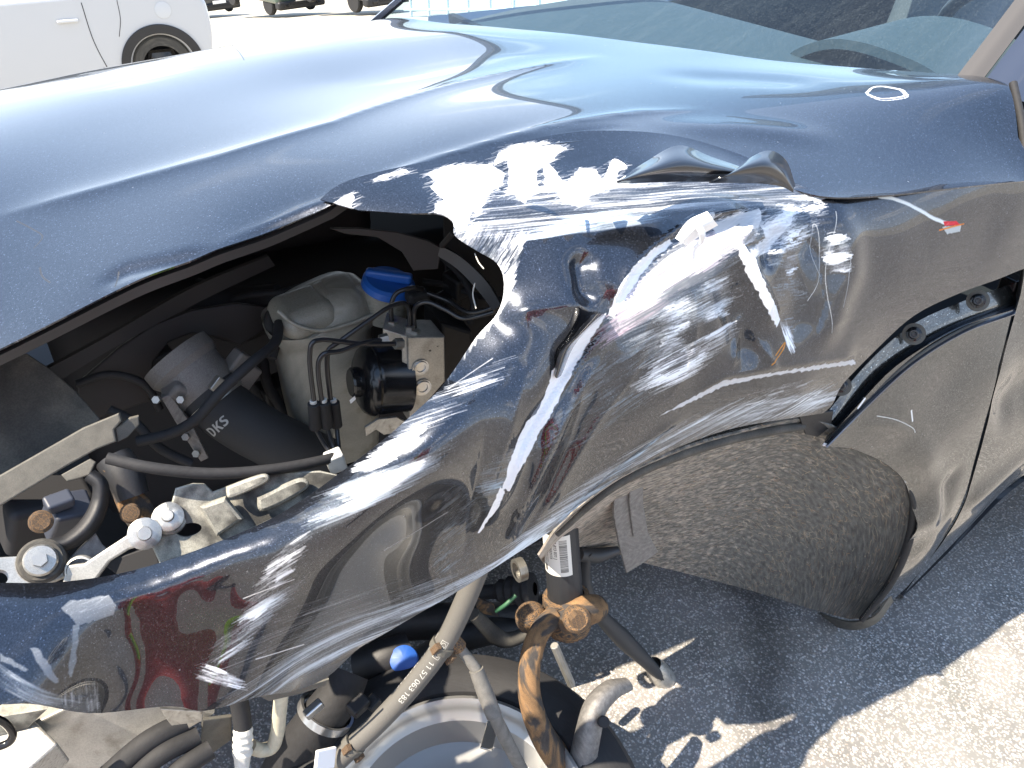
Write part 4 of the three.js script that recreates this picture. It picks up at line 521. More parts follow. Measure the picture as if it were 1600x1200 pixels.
part('inner_wing', plate([[0.30, 0.24, 0.38], [0.30, 0.62, 0.38], [0.5, 0.62, 0.46], [0.5, 0.24, 0.46]], 0.012), M.bay, car);
part('radiator', plate([[-0.62, 0.25, 0.62], [-0.62, 0.9, 0.62], [-0.62, 0.9, -0.7], [-0.62, 0.25, -0.7]], 0.05), M.bay, car);
const coverMat = std([0.016, 0.014, 0.014], 0.6);
part('fan_cover', plate([[-0.0379, 0.7104, 0.42], [-0.0162, 0.772, 0.42], [0.0126, 0.7963, 0.42], [0.0469, 0.802, 0.42], [0.0868, 0.7845, 0.42], [0.1136, 0.763, 0.42], [0.172, 0.7833, 0.42], [0.1904, 0.8041, 0.4], [0.1236, 0.8296, 0.4], [0.0567, 0.8346, 0.4], [-0.0022, 0.8276, 0.41], [-0.058, 0.8064, 0.42], [-0.1254, 0.7694, 0.43], [-0.143, 0.7046, 0.43]], 0.012, { bevel: 0.003 }), coverMat, car);
for (const [a, b] of [[[-0.0058, 0.6912, 0.36], [0.0501, 0.7253, 0.36]], [[0.0134, 0.6725, 0.36], [0.0744, 0.7184, 0.36]], [[0.0384, 0.6583, 0.36], [0.1007, 0.7085, 0.36]]]) part('cover_rib', rod(a, b, 0.006), M.bay, car);
part('bay_rail', loft([[[-0.1839, 0.8293, 0.5], [-0.0722, 0.8483, 0.46], [0.0632, 0.8799, 0.42], [0.1851, 0.8982, 0.4]], [[-0.1803, 0.8018, 0.5], [-0.0641, 0.8301, 0.46], [0.0722, 0.8561, 0.42], [0.1922, 0.8803, 0.4]]], 0.01, 6), coverMat, car);
part('intake_duct', tube([[0.0647, 0.8003, 0.3], [0.1273, 0.7754, 0.33], [0.1988, 0.797, 0.36]], [0.04, 0.05, 0.03], 24), M.bay, car);

// ------------------------------------------------------------------ coolant tank
const tank = part('coolant_tank', (() => {
  const rows = [[0.56, 0.9], [0.60, 0.97], [0.70, 1.0], [0.785, 1.02], [0.80, 1.03], [0.808, 1.12], [0.822, 1.13], [0.83, 1.03], [0.845, 0.95], [0.857, 0.75], [0.862, 0.4], [0.863, 0.02]], pos = [], uv = [], idx = [], n = 48;
  rows.forEach(([y, s], r) => { for (let i = 0; i <= n; i++) { const a = i / n * 2 * Math.PI, c = Math.cos(a), q = Math.sin(a), ex = 0.62, x = Math.sign(c) * Math.abs(c) ** ex * 0.074 * s, z = Math.sign(q) * Math.abs(q) ** ex * 0.062 * s; const tip = r > 6 ? 0.018 * (x / 0.07) : 0; pos.push(0.232 + x, y + tip, 0.475 + z); uv.push(i / n * 0.5, y); } });
  for (let r = 0; r < rows.length - 1; r++) for (let i = 0; i < n; i++) { const a = r * (n + 1) + i; idx.push(a, a + n + 1, a + 1, a + 1, a + n + 1, a + n + 2); }
  return toCreasedNormals(geo(pos, null, uv, idx), 0.9);
})(), M.tank, car, 'milky plastic coolant tank with a blue cap');
part('tank_dome', [rbox(0.092, 0.05, 0.1, [0.207, 0.838, 0.492], 0.0245, [0, 0.15, 0.06], 8), rbox(0.092, 0.05, 0.088, [0.27, 0.843, 0.478], 0.0245, [0, 0.15, 0.06], 8)], M.tank, tank);
part('tank_seam', tube([[0.1641, 0.8702, 0.53], [0.1819, 0.852, 0.545], [0.2162, 0.8349, 0.55], [0.2602, 0.8346, 0.55], [0.2992, 0.8377, 0.545]], 0.003, 40), M.tank, tank);
const capAt = [0.3379, 0.8582, 0.51], capUp = [capAt[0] + 0.02, capAt[1] + 0.1, capAt[2] + 0.02];
part('tank_neck', lathe([[0.038, -0.05], [0.038, 0.006], [0.034, 0.01]], capAt, capUp), M.tank, tank);
const cap = part('cap', lathe([[0, 0.016], [0.036, 0.016], [0.041, 0.012], [0.042, 0.002], [0.040, 0]], capAt, capUp), M.capBlue, tank, 'blue screw cap');
part('grip_bar', [rbox(0.072, 0.016, 0.016, [capAt[0] + 0.003, capAt[1] + 0.021, capAt[2] + 0.002], 0.005, [0.1, -0.5, -0.15])], M.capBlue, cap);
part('vent_hose', tube([[0.1439, 0.7891, 0.52], [0.1574, 0.8084, 0.5], [0.1562, 0.832, 0.48], [0.1779, 0.8411, 0.46], [0.2285, 0.8327, 0.43], [0.2789, 0.8348, 0.42]], 0.008, 60), M.rubber, car);
part('hose_clip', lathe([[0.007, 0], [0.012, 0], [0.012, 0.016], [0.007, 0.016]], [0.277, 0.8282, 0.42], [0.28, 0.8529, 0.42]), M.rust, car);

// ------------------------------------------------------------------ brake hydraulic unit
const abs = part('hydraulic_unit', plate([[0.3208, 0.843, 0.64], [0.3779, 0.8289, 0.64], [0.3751, 0.7503, 0.64], [0.3127, 0.6931, 0.64]], 0.058, { bevel: 0.002, holes: [[[0.3535, 0.8113, 0.64], 0.0035], [[0.366, 0.8156, 0.64], 0.003]] }), M.alu, car, 'aluminium brake hydraulic block with black pump motor');
part('side_block', plate([[0.2911, 0.8541, 0.62], [0.3235, 0.8407, 0.635], [0.3195, 0.7593, 0.635], [0.3091, 0.7594, 0.63], [0.3143, 0.8253, 0.63], [0.2894, 0.8353, 0.62]], 0.05), M.alu, abs);
const mA = [0.3216, 0.7517, 0.6], mB = [0.2396, 0.7645, 0.6];
const motor = part('pump_motor', lathe([[0, 0.084], [0.020, 0.084], [0.023, 0.081], [0.023, 0.072], [0.040, 0.070], [0.049, 0.065], [0.054, 0.058], [0.055, 0.054], [0.053, 0.050], [0.054, 0.046], [0.054, 0.004], [0.056, 0]], mA, mB, 40), M.gloss, abs);
part('motor_label', plate([[0.2273, 0.7546, 0.63], [0.2342, 0.7642, 0.636], [0.2355, 0.7581, 0.636], [0.2285, 0.7484, 0.63]], 0.001), M.white, motor);
for (const [p, r] of [[[0.3365, 0.7875, 0.641], 0.013], [[0.3372, 0.7517, 0.641], 0.014]]) { const q = [p[0], p[1], p[2] + 0.1]; part('valve_plug', lathe([[0, 0.001], [r * 0.5, 0.001], [r * 0.55, 0.0028], [r * 0.8, 0.003], [r * 0.85, 0.001], [r, 0.0015], [r * 1.02, 0]], p, q, 32), M.steel, abs); }
part('connector_case', plate([[0.3893, 0.8283, 0.6], [0.4395, 0.8006, 0.6], [0.4431, 0.774, 0.6], [0.4389, 0.7022, 0.6], [0.3868, 0.6931, 0.6]], 0.08, { bevel: 0.006 }), M.blackPlastic, abs);
const brakeLines = [
  [[0.3313, 0.8437, 0.62], [0.3326, 0.8732, 0.62], [0.3235, 0.8927, 0.63], [0.3014, 0.8989, 0.64], [0.2627, 0.8892, 0.65], [0.2173, 0.8741, 0.66], [0.2021, 0.8661, 0.66], [0.1975, 0.851, 0.66], [0.1946, 0.7739, 0.655]],
  [[0.3026, 0.8426, 0.65], [0.2432, 0.8641, 0.66], [0.1918, 0.8893, 0.67], [0.1785, 0.8906, 0.675], [0.1726, 0.8725, 0.675], [0.169, 0.7916, 0.67]],
  [[0.2893, 0.8482, 0.64], [0.2504, 0.8631, 0.66], [0.2132, 0.8655, 0.67], [0.1913, 0.8703, 0.675], [0.1831, 0.8605, 0.675], [0.1796, 0.7904, 0.67]],
  [[0.3112, 0.8472, 0.6], [0.314, 0.8805, 0.6], [0.3231, 0.895, 0.6], [0.3449, 0.8982, 0.6], [0.3694, 0.8812, 0.58]],
  [[0.3389, 0.8374, 0.62], [0.3401, 0.8692, 0.62], [0.3433, 0.8859, 0.63], [0.3545, 0.8922, 0.64], [0.3724, 0.8862, 0.66], [0.39, 0.8774, 0.68], [0.4068, 0.8863, 0.7], [0.4487, 0.9021, 0.72]],
  [[0.3771, 0.873, 0.58], [0.4015, 0.8637, 0.6], [0.4201, 0.8593, 0.64], [0.4687, 0.8861, 0.68]]];
for (const l of brakeLines) part('brake_line', tube(l, 0.0034, 90, 10), M.line, abs);
for (const [a, b] of [[[0.3309, 0.8373, 0.62], [0.3318, 0.85, 0.62]], [[0.3366, 0.8319, 0.625], [0.3375, 0.8447, 0.625]], [[0.3116, 0.8406, 0.6], [0.3125, 0.8511, 0.6]], [[0.3089, 0.8398, 0.648], [0.2988, 0.8436, 0.65]], [[0.2907, 0.8499, 0.642], [0.2831, 0.8499, 0.642]]]) part('union_nut', hexhead(a, b, 0.0085, 0.012), M.zinc, abs);
for (const [a, b, c, e] of [[[0.1684, 0.794, 0.67], [0.1662, 0.7483, 0.665], [0.1794, 0.7119, 0.69], 0], [[0.1825, 0.7917, 0.67], [0.1825, 0.7451, 0.665], [0.1848, 0.7099, 0.69], 1], [[0.1983, 0.7785, 0.657], [0.1981, 0.7343, 0.655], [0.1884, 0.7086, 0.69], 2]]) {
  const s = part('rubber_sleeve', rod(a, b, 0.0085, 18, 0.001), M.rubber, abs); part('collar', rod([a[0], a[1] + 0.005, a[2]], a, 0.005, 12, 0.0005), M.whiteClip, s); part('line_end', tube([b, [(b[0] + c[0]) / 2, (b[1] + c[1]) / 2 - 0.005, (b[2] + c[2]) / 2], c], 0.0034, 20, 8), M.line, s);
}
part('rubber_grommet', [rbox(0.036, 0.02, 0.026, [0.3676, 0.8614, 0.56], 0.008)], M.rubber, abs);
part('mount_bracket', plate([[0.2375, 0.7221, 0.66], [0.258, 0.7305, 0.66], [0.2873, 0.7244, 0.66], [0.3061, 0.7062, 0.66], [0.2869, 0.6958, 0.66], [0.2649, 0.6985, 0.66], [0.2542, 0.7117, 0.66], [0.2378, 0.7054, 0.66]], 0.004), M.zinc, abs);
part('hinge_arm', plate([[0.2502, 0.9884, 0.55], [0.2884, 0.9869, 0.56], [0.3373, 0.9794, 0.58], [0.3749, 0.9663, 0.6], [0.3917, 0.9551, 0.61], [0.3851, 0.9235, 0.61], [0.3506, 0.9226, 0.6], [0.339, 0.9508, 0.59], [0.3117, 0.9727, 0.57], [0.272, 0.9785, 0.55]], 0.006), coverMat, car);
part('strut_brace', loft([[[0.3861, 0.9643, 0.62], [0.4082, 0.9504, 0.64], [0.4288, 0.9259, 0.68], [0.4311, 0.9084, 0.72]], [[0.3814, 0.9496, 0.62], [0.4017, 0.934, 0.64], [0.4186, 0.9102, 0.68], [0.4193, 0.9013, 0.72]]], 0.008, 6), std([0.045, 0.042, 0.04], 0.6), car);
part('strut_brace', rod([0.388, 0.9639, 0.62], [0.39, 0.9985, 0.66], 0.004), coverMat, car);
part('wire', tube([[0.3597, 1.0331, 0.8], [0.36, 1.0257, 0.81], [0.3619, 1.0214, 0.82]], 0.0008, 16, 6), M.whiteClip, car);
part('wire', tube([[0.3762, 0.9723, 0.76], [0.3731, 0.9567, 0.76], [0.3726, 0.9412, 0.77]], 0.001, 16, 6), M.whiteClip, car);

// ------------------------------------------------------------------ throttle body and lettered hose
const hosePts = [[0.0471, 0.7458, 0.5], [0.0631, 0.7202, 0.52], [0.0915, 0.6936, 0.545], [0.1293, 0.6587, 0.56], [0.182, 0.5983, 0.56]];
const hoseG = tube(hosePts, [0.046, 0.044, 0.043, 0.045, 0.048], 60, 40);
{ const u = hoseG.attributes.uv, w = 41; for (let i = 0; i <= 60; i++) for (let j = 0; j <= 40; j++) u.setXY(i * w + j, i / 60, j / 40); }
const hoseC = canvas(1024, 1024), hc = hoseC.getContext('2d'); hc.fillStyle = '#2a2b2d'; hc.fillRect(0, 0, 1024, 1024);
for (let q = 0; q < 9000; q++) { hc.globalAlpha = rr(0.05, 0.25); hc.fillStyle = rnd() < 0.5 ? '#4a4a4a' : '#151515'; hc.fillRect(rnd() * 1024, rnd() * 1024, rr(1, 6), rr(1, 4)); }
hc.globalAlpha = 0.85; hc.fillStyle = '#b9b9b6'; hc.font = 'bold 92px sans-serif'; hc.textAlign = 'center';
for (const i of [0, 2]) { hc.save(); hc.translate(230, 128 + i * 256); hc.rotate(1.35); hc.scale(1, -1); hc.fillText('DKS', 0, 30); hc.restore(); }
const hoseM = new THREE.MeshStandardMaterial({ map: canvasTexture(hoseC), roughness: 0.75 });
const hose = part('intake_hose', hoseG, hoseM, car, 'ribbed black rubber hose printed DKS');
const hDir = [hosePts[1][0] - hosePts[0][0], hosePts[1][1] - hosePts[0][1], hosePts[1][2] - hosePts[0][2]], hAt = (f) => hosePts[0].map((v, i) => v + hDir[i] * f);
part('hose_clamp', lathe([[0.045, 0], [0.049, 0], [0.049, 0.011], [0.045, 0.011]], hAt(0.35), hAt(1.2), 48), M.zinc, hose);
part('clamp_screw', [rbox(0.022, 0.012, 0.012, [0.0565, 0.7992, 0.57], 0.002, [0, 0.4, 0.6])], M.zinc, hose);
const throttle = part('throttle_body', [lathe([[0.03, 0.0], [0.055, 0.0], [0.056, 0.02], [0.05, 0.03], [0.05, 0.06], [0.045, 0.075]], hAt(-2.0), hAt(1), 40), rbox(0.04, 0.03, 0.03, [0.103, 0.7606, 0.5], 0.005, [0.3, 0.2, 0.7]), rbox(0.035, 0.03, 0.025, [0.0986, 0.7781, 0.49], 0.005, [0.3, 0.2, 0.7]), rbox(0.05, 0.04, 0.04, [0.0114, 0.7629, 0.51], 0.008, [0.2, 0.1, -0.8])], M.castAlu, car);
part('actuator_flange', plate([[-0.0183, 0.7732, 0.53], [-0.0054, 0.7759, 0.53], [0.0126, 0.7168, 0.54], [0.022, 0.6624, 0.55], [0.0102, 0.6592, 0.55], [-0.0045, 0.7131, 0.54]], 0.014), M.castAlu, throttle);
for (const p of [[-0.0234, 0.7788, 0.54], [0.0076, 0.766, 0.535], [0.0008, 0.7076, 0.545], [0.0083, 0.6772, 0.55]]) part('screw', hexhead(p, [p[0] - 0.3, p[1] + 0.5, p[2] + 0.8], 0.006, 0.008), M.zinc, throttle);
part('cable', tube([[-0.061, 0.7581, 0.6], [-0.0152, 0.7646, 0.61], [0.0166, 0.7825, 0.62], [0.0571, 0.8166, 0.62], [0.1082, 0.8391, 0.6], [0.1482, 0.8377, 0.56], [0.1643, 0.8448, 0.52]], 0.0075, 70), M.rubber, car);

// wiring and small hoses packed behind
for (const [pts, r] of [[[[0.4337, 0.8882, 0.5], [0.4487, 0.869, 0.54], [0.4519, 0.842, 0.58], [0.4453, 0.8038, 0.58]], 0.006], [[[0.4058, 0.8402, 0.48], [0.4421, 0.8341, 0.5], [0.4708, 0.8323, 0.55], [0.4823, 0.854, 0.62]], 0.005], [[[0.1407, 0.7449, 0.44], [0.1395, 0.7018, 0.45], [0.1523, 0.6528, 0.46], [0.1532, 0.5858, 0.48]], 0.009], [[[0.122, 0.6768, 0.4], [0.1317, 0.6337, 0.42], [0.124, 0.5817, 0.44]], 0.012], [[[-0.1222, 0.7866, 0.46], [-0.0785, 0.7903, 0.46], [-0.0367, 0.7668, 0.47], [-0.0253, 0.7229, 0.48]], 0.006], [[[-0.0861, 0.7876, 0.55], [-0.0598, 0.7636, 0.56], [-0.0373, 0.7243, 0.58], [-0.0025, 0.6971, 0.6]], 0.007], [[[0.0892, 0.8018, 0.34], [0.1498, 0.8181, 0.36], [0.2084, 0.822, 0.38], [0.2805, 0.8439, 0.4]], 0.007]]) part('wiring_loom', tube(pts, r, 40, 10), M.rubber, car);
for (const [p, w, h, d] of [[[0.4649, 0.8359, 0.5], 0.05, 0.04, 0.04], [[0.4408, 0.8063, 0.5], 0.035, 0.03, 0.03], [[0.1538, 0.6408, 0.4], 0.05, 0.07, 0.04], [[-0.0063, 0.7637, 0.4], 0.04, 0.03, 0.03]]) part('connector_box', [rbox(w, h, d, p, 0.005, [0.2, 0.3, 0.1])], M.blackPlastic, car);
// ------------------------------------------------------------------ headlamp corner: duct, brackets, bolts
part('air_duct', plate([[-0.2488, 0.8387, 0.5], [-0.2024, 0.869, 0.48], [-0.1652, 0.8657, 0.48], [-0.1418, 0.8397, 0.5], [-0.1195, 0.8154, 0.53], [-0.097, 0.7902, 0.575], [-0.1304, 0.7822, 0.6], [-0.2683, 0.7622, 0.625]], 0.006), M.dusty, car);
const ductEdge = part('duct_edge', plate([[-0.25, 0.8098, 0.69], [-0.2065, 0.8223, 0.69], [-0.162, 0.8354, 0.685], [-0.1084, 0.852, 0.68], [-0.066, 0.8602, 0.68], [-0.0659, 0.8508, 0.685], [-0.0767, 0.8442, 0.69], [-0.0777, 0.8303, 0.695], [-0.1013, 0.8294, 0.7], [-0.1403, 0.8159, 0.7], [-0.2164, 0.7895, 0.705], [-0.2614, 0.7728, 0.705]], 0.012, { bevel: 0.002 }), M.greyPlastic, car, 'torn grey plastic duct edge');
part('torn_tip', plate([[-0.0753, 0.8423, 0.685], [-0.0556, 0.849, 0.68], [-0.046, 0.8488, 0.68], [-0.0481, 0.838, 0.682], [-0.0646, 0.8282, 0.69], [-0.077, 0.8256, 0.69]], 0.008), M.greyPlastic, ductEdge);
part('torn_tip', plate([[-0.1456, 0.8069, 0.7], [-0.1109, 0.82, 0.7], [-0.1058, 0.8121, 0.7], [-0.116, 0.8033, 0.71], [-0.129, 0.8022, 0.71], [-0.1414, 0.8029, 0.71]], 0.005), M.greyPlastic, ductEdge);
part('coolant_pipe', tube([[-0.0845, 0.8687, 0.78], [-0.0477, 0.857, 0.8], [0.015, 0.8353, 0.815], [0.0848, 0.8197, 0.82], [0.1437, 0.8082, 0.815], [0.1591, 0.804, 0.81]], 0.0068, 80), M.rubber, car);
part('pipe_connector', [rbox(0.022, 0.026, 0.02, [0.1584, 0.7982, 0.81], 0.003, [0, 0, 0.15])], M.whiteClip, car);
part('lamp_bracket', plate([[-0.1001, 0.8119, 0.72], [-0.0735, 0.815, 0.72], [-0.0692, 0.7824, 0.73], [-0.0581, 0.7588, 0.74], [-0.0566, 0.7364, 0.76], [-0.0823, 0.7346, 0.76], [-0.0926, 0.7602, 0.75], [-0.0944, 0.7899, 0.74]], 0.02, { smooth: true, bevel: 0.005 }), M.rust, car, 'black bracket streaked with rust');
part('rust_disc', lathe([[0, 0.003], [0.006, 0.004], [0.010, 0.003], [0.012, 0]], [-0.0823, 0.7726, 0.765], [-0.0693, 0.8795, 0.9]), M.rust, car);
part('pipe_stub', tube([[-0.0859, 0.8109, 0.7], [-0.0787, 0.7937, 0.72], [-0.0765, 0.7726, 0.735]], [0.022, 0.022, 0.019], 20), M.blackPlastic, car);
part('ring_bracket', tube([[-0.1121, 0.8246, 0.74], [-0.1041, 0.8155, 0.75], [-0.1094, 0.7978, 0.76], [-0.1268, 0.7836, 0.78], [-0.1519, 0.7771, 0.79], [-0.1669, 0.7798, 0.79]], [0.008, 0.009, 0.01, 0.011, 0.01, 0.008], 40, 10, 0.5), M.blackPlastic, car);
part('connector_plug', [rbox(0.045, 0.05, 0.04, [-0.1512, 0.7679, 0.73], 0.005, [0.3, 0.3, -0.4]), rbox(0.03, 0.016, 0.02, [-0.1511, 0.8025, 0.745], 0.004, [0.3, 0.3, -0.1])], std([0.035, 0.04, 0.055], 0.5), car);
part('connector_case', [rbox(0.1, 0.08, 0.06, [-0.1848, 0.7299, 0.66], 0.01, [0.2, 0.3, -0.3])], M.bay, car);
part('rust_disc', lathe([[0, 0.002], [0.009, 0.003], [0.013, 0.001], [0.013, -0.004]], [-0.1709, 0.8008, 0.77], [-0.1244, 0.9455, 0.95]), M.rust, car);
const arm = part('bumper_mount', plate([[-0.2474, 0.8029, 0.8], [-0.214, 0.7933, 0.8], [-0.1821, 0.7817, 0.8], [-0.1594, 0.7623, 0.81], [-0.1591, 0.7554, 0.82], [-0.1864, 0.76, 0.83], [-0.2518, 0.7855, 0.83]], 0.012, { bevel: 0.003, holes: [[[-0.2184, 0.7819, 0.82], 0.012]] }), M.alu, car, 'bare aluminium bumper mount with a large bolt');
part('bushing', lathe([[0, 0.034], [0.0215, 0.034], [0.0245, 0.03], [0.026, 0.0], [0.0, 0.0]], [-0.1811, 0.7578, 0.79], [-0.1699, 0.8311, 0.86], 36), M.dusty, arm);
const bigBolt = part('bolt', lathe([[0, 0.040], [0.0155, 0.0395], [0.0175, 0.037], [0.0175, 0.034], [0, 0.034]], [-0.1811, 0.7578, 0.79], [-0.1699, 0.8311, 0.86], 36), M.zinc, arm);
{ const a = [-0.1811, 0.7578, 0.79], b = [-0.1699, 0.8311, 0.86], d = V(b).sub(V(a)).normalize(), p = V(a).addScaledVector(d, 0.0395).toArray(); part('bolt_head', hexhead(p, V(p).add(d).toArray(), 0.0085, 0.010), M.zinc, bigBolt); }
part('mount_web', plate([[-0.1625, 0.7544, 0.8], [-0.147, 0.7606, 0.79], [-0.1211, 0.7753, 0.785], [-0.1185, 0.7602, 0.79], [-0.1139, 0.7456, 0.79], [-0.1299, 0.7454, 0.8], [-0.1497, 0.7495, 0.81]], 0.01), M.castAlu, arm);
const arm2 = part('lamp_mount_arm', plate([[-0.1662, 0.75, 0.83], [-0.1542, 0.774, 0.825], [-0.137, 0.77, 0.825], [-0.1123, 0.7808, 0.825], [-0.0824, 0.7934, 0.825], [-0.0657, 0.798, 0.825], [-0.0582, 0.7889, 0.825], [-0.0632, 0.7754, 0.83], [-0.0905, 0.778, 0.835], [-0.1135, 0.7731, 0.84], [-0.1301, 0.7546, 0.84]], 0.01, { bevel: 0.0025, smooth: false, holes: [[[-0.1441, 0.7668, 0.832], 0.0165]] }), M.alu, car, 'bright aluminium lamp mounting arm');
const boltAt = (p, to, r, mat, parent) => { const b = part('bolt', lathe([[0, 0.010], [r * 0.4, 0.010], [r * 0.45, 0.006], [r * 0.7, 0.005], [r, 0.003], [r, 0]], p, to, 28), mat, parent); return b; };
boltAt([-0.0694, 0.7901, 0.83], [-0.0644, 0.8545, 0.9], 0.018, M.zinc, arm2);
const cross = part('lamp_crossmember', plate([[-0.0662, 0.7637, 0.82], [-0.042, 0.7935, 0.815], [-0.0274, 0.8247, 0.81], [-0.0077, 0.8248, 0.81], [0.0042, 0.8202, 0.81], [0.0114, 0.8071, 0.812], [0.047, 0.8115, 0.815], [0.0844, 0.8144, 0.818], [0.1362, 0.7985, 0.82], [0.1575, 0.7871, 0.825], [0.0779, 0.7727, 0.85], [-0.0063, 0.7577, 0.85], [-0.0634, 0.7497, 0.84]], 0.008, { bevel: 0.002, holes: [[[-0.0237, 0.773, 0.825], 0.016, 0.6]] }), M.dirtyAlu, car, 'dirty aluminium lamp crossmember with an oval hole');
part('pressed_step', plate([[0.0258, 0.8235, 0.83], [0.0685, 0.828, 0.832], [0.0715, 0.8213, 0.84], [0.0409, 0.8137, 0.84], [0.0251, 0.8125, 0.838]], 0.012, { bevel: 0.004, smooth: true }), M.dirtyAlu, cross);
part('pressed_step', plate([[-0.0076, 0.8072, 0.832], [0.0225, 0.812, 0.836], [0.0351, 0.7846, 0.85], [0.0019, 0.7704, 0.85]], 0.012, { bevel: 0.004 }), M.dirtyAlu, cross);
part('pressed_step', plate([[0.0562, 0.8033, 0.842], [0.1076, 0.8114, 0.84], [0.1133, 0.7979, 0.846], [0.0589, 0.7884, 0.852]], 0.010, { bevel: 0.004, smooth: true }), M.dirtyAlu, cross);
{ const a = [-0.0409, 0.7828, 0.81], b = [-0.0426, 0.8463, 0.86]; part('stacked_washers', [lathe([[0, 0.026], [0.006, 0.026], [0.007, 0.022], [0.012, 0.021], [0.017, 0.018], [0.017, 0.014], [0.014, 0.013], [0.019, 0.010], [0.019, 0.004], [0.015, 0.003], [0.015, 0]], a, b, 36)], M.zinc, cross); }
part('bracket_foot', plate([[-0.1257, 0.732, 0.79], [-0.067, 0.744, 0.8], [-0.0658, 0.7228, 0.81], [-0.1101, 0.7168, 0.81]], 0.01), M.bay, car);

// ------------------------------------------------------------------ front corner below the fender
const beam = part('bumper_beam', plate([[-0.3888, 0.384, 0.7], [-0.3381, 0.3956, 0.71], [-0.2787, 0.436, 0.73], [-0.2341, 0.4545, 0.74], [-0.1125, 0.4135, 0.76], [-0.0637, 0.3766, 0.77], [-0.136, 0.3395, 0.76], [-0.1974, 0.3074, 0.75], [-0.2527, 0.2599, 0.74], [-0.4183, 0.294, 0.7]], 0.03, { bevel: 0.003 }), M.alu, car, 'dull aluminium bumper beam plate');
part('beam_edge', plate([[-0.3587, 0.4715, 0.735], [-0.3077, 0.4924, 0.745], [-0.2531, 0.4864, 0.755], [-0.3114, 0.4311, 0.74], [-0.3823, 0.4008, 0.725]], 0.02), M.dirtyAlu, beam);
part('crash_box', [rbox(0.09, 0.05, 0.08, [-0.3092, 0.4255, 0.77], 0.004, [0.1, 0.5, 0.1])], M.alu, beam);
part('bent_hook', tube([[-0.2991, 0.5623, 0.8], [-0.2871, 0.5387, 0.8], [-0.2861, 0.5141, 0.8], [-0.2937, 0.5031, 0.8], [-0.3112, 0.5017, 0.8]], 0.005, 30), M.gloss, beam);
for (const [a, b, c, r] of [[[-0.2166, 0.3663, 0.8], [-0.1535, 0.4048, 0.8], [-0.1014, 0.4037, 0.79], 0.016], [[-0.1959, 0.3575, 0.82], [-0.1415, 0.3945, 0.82], [-0.09, 0.3898, 0.81], 0.014], [[-0.1631, 0.3473, 0.84], [-0.1188, 0.3764, 0.84], [-0.0781, 0.3788, 0.83], 0.014]]) part('radiator_hose', tube([a, b, c], r, 24), M.rubber, car);
part('lower_bracket', plate([[-0.0799, 0.4057, 0.8], [-0.0422, 0.3897, 0.8], [-0.0515, 0.3397, 0.8], [-0.0736, 0.3296, 0.8], [-0.0994, 0.3189, 0.8]], 0.006), M.greyPlastic, car);
part('edge_tab', plate([[-0.1187, 0.5033, 0.835], [-0.071, 0.4732, 0.84], [-0.0765, 0.4541, 0.84], [-0.1132, 0.4635, 0.835], [-0.1169, 0.4829, 0.835]], 0.004), M.zinc, car);
part('coolant_hose', tube([[-0.0259, 0.439, 0.8], [-0.028, 0.4087, 0.81], [-0.0318, 0.379, 0.82]], 0.013, 20), M.rubber, car);
part('ribbed_connector', lathe([[0, 0], [0.012, 0], [0.014, 0.006], [0.0125, 0.012], [0.0145, 0.018], [0.0125, 0.024], [0.0145, 0.03], [0.0125, 0.036], [0.0145, 0.042], [0.012, 0.05], [0.010, 0.07], [0.010, 0.11]], [-0.0308, 0.3844, 0.82], [-0.0502, 0.3091, 0.84], 28), M.whiteClip, car);
part('vent_tube', tube([[0.0311, 0.4284, 0.82], [0.0222, 0.3891, 0.82], [0.0089, 0.3353, 0.82], [-0.0021, 0.3138, 0.82], [-0.0167, 0.3176, 0.82], [-0.0285, 0.3357, 0.82]], 0.0105, 50), M.beige, car);
const boost = part('boost_hose', tube([[0.1414, 0.3098, 0.74], [0.1171, 0.2912, 0.76], [0.0846, 0.266, 0.77], [0.0448, 0.2058, 0.77], [-0.0064, 0.0977, 0.76]], [0.034, 0.036, 0.044, 0.05, 0.052], 50, 28), M.rubber, car);
part('hose_clamp', lathe([[0.042, 0], [0.0465, 0], [0.0465, 0.014], [0.042, 0.014]], [0.0942, 0.2748, 0.766], [0.0648, 0.2361, 0.77], 40), M.steel, boost);
part('clamp_screw', [rbox(0.03, 0.014, 0.014, [0.0685, 0.362, 0.82], 0.003, [0, 0.3, 0.2])], M.steel, boost);
part('sensor_plug', [rbox(0.032, 0.02, 0.024, [0.1342, 0.329, 0.82], 0.004, [0.2, 0.4, 0.05]), rbox(0.022, 0.014, 0.02, [0.1561, 0.3214, 0.82], 0.003, [0.2, 0.4, 0.3])], M.blackPlastic, boost);
part('blue_cap', lathe([[0, 0], [0.022, 0.002], [0.026, 0.016], [0.024, 0.03], [0.012, 0.036], [0, 0.037]], [0.2461, 0.2278, 0.7], [0.2259, 0.3392, 0.76], 28), std([0.012, 0.07, 0.30], 0.5), car);
part('washer_pump', [tube([[0.1727, 0.2131, 0.66], [0.2152, 0.2295, 0.68], [0.2637, 0.2334, 0.68]], [0.03, 0.036, 0.03], 20, 20)], M.blackPlastic, car);
part('lip_flap', plate([[0.0006, 0.4865, 0.86], [0.0456, 0.4785, 0.865], [0.0921, 0.481, 0.872], [0.0856, 0.4684, 0.87], [0.0526, 0.4657, 0.865], [0.0105, 0.469, 0.86]], 0.003), M.greyPlastic, car);

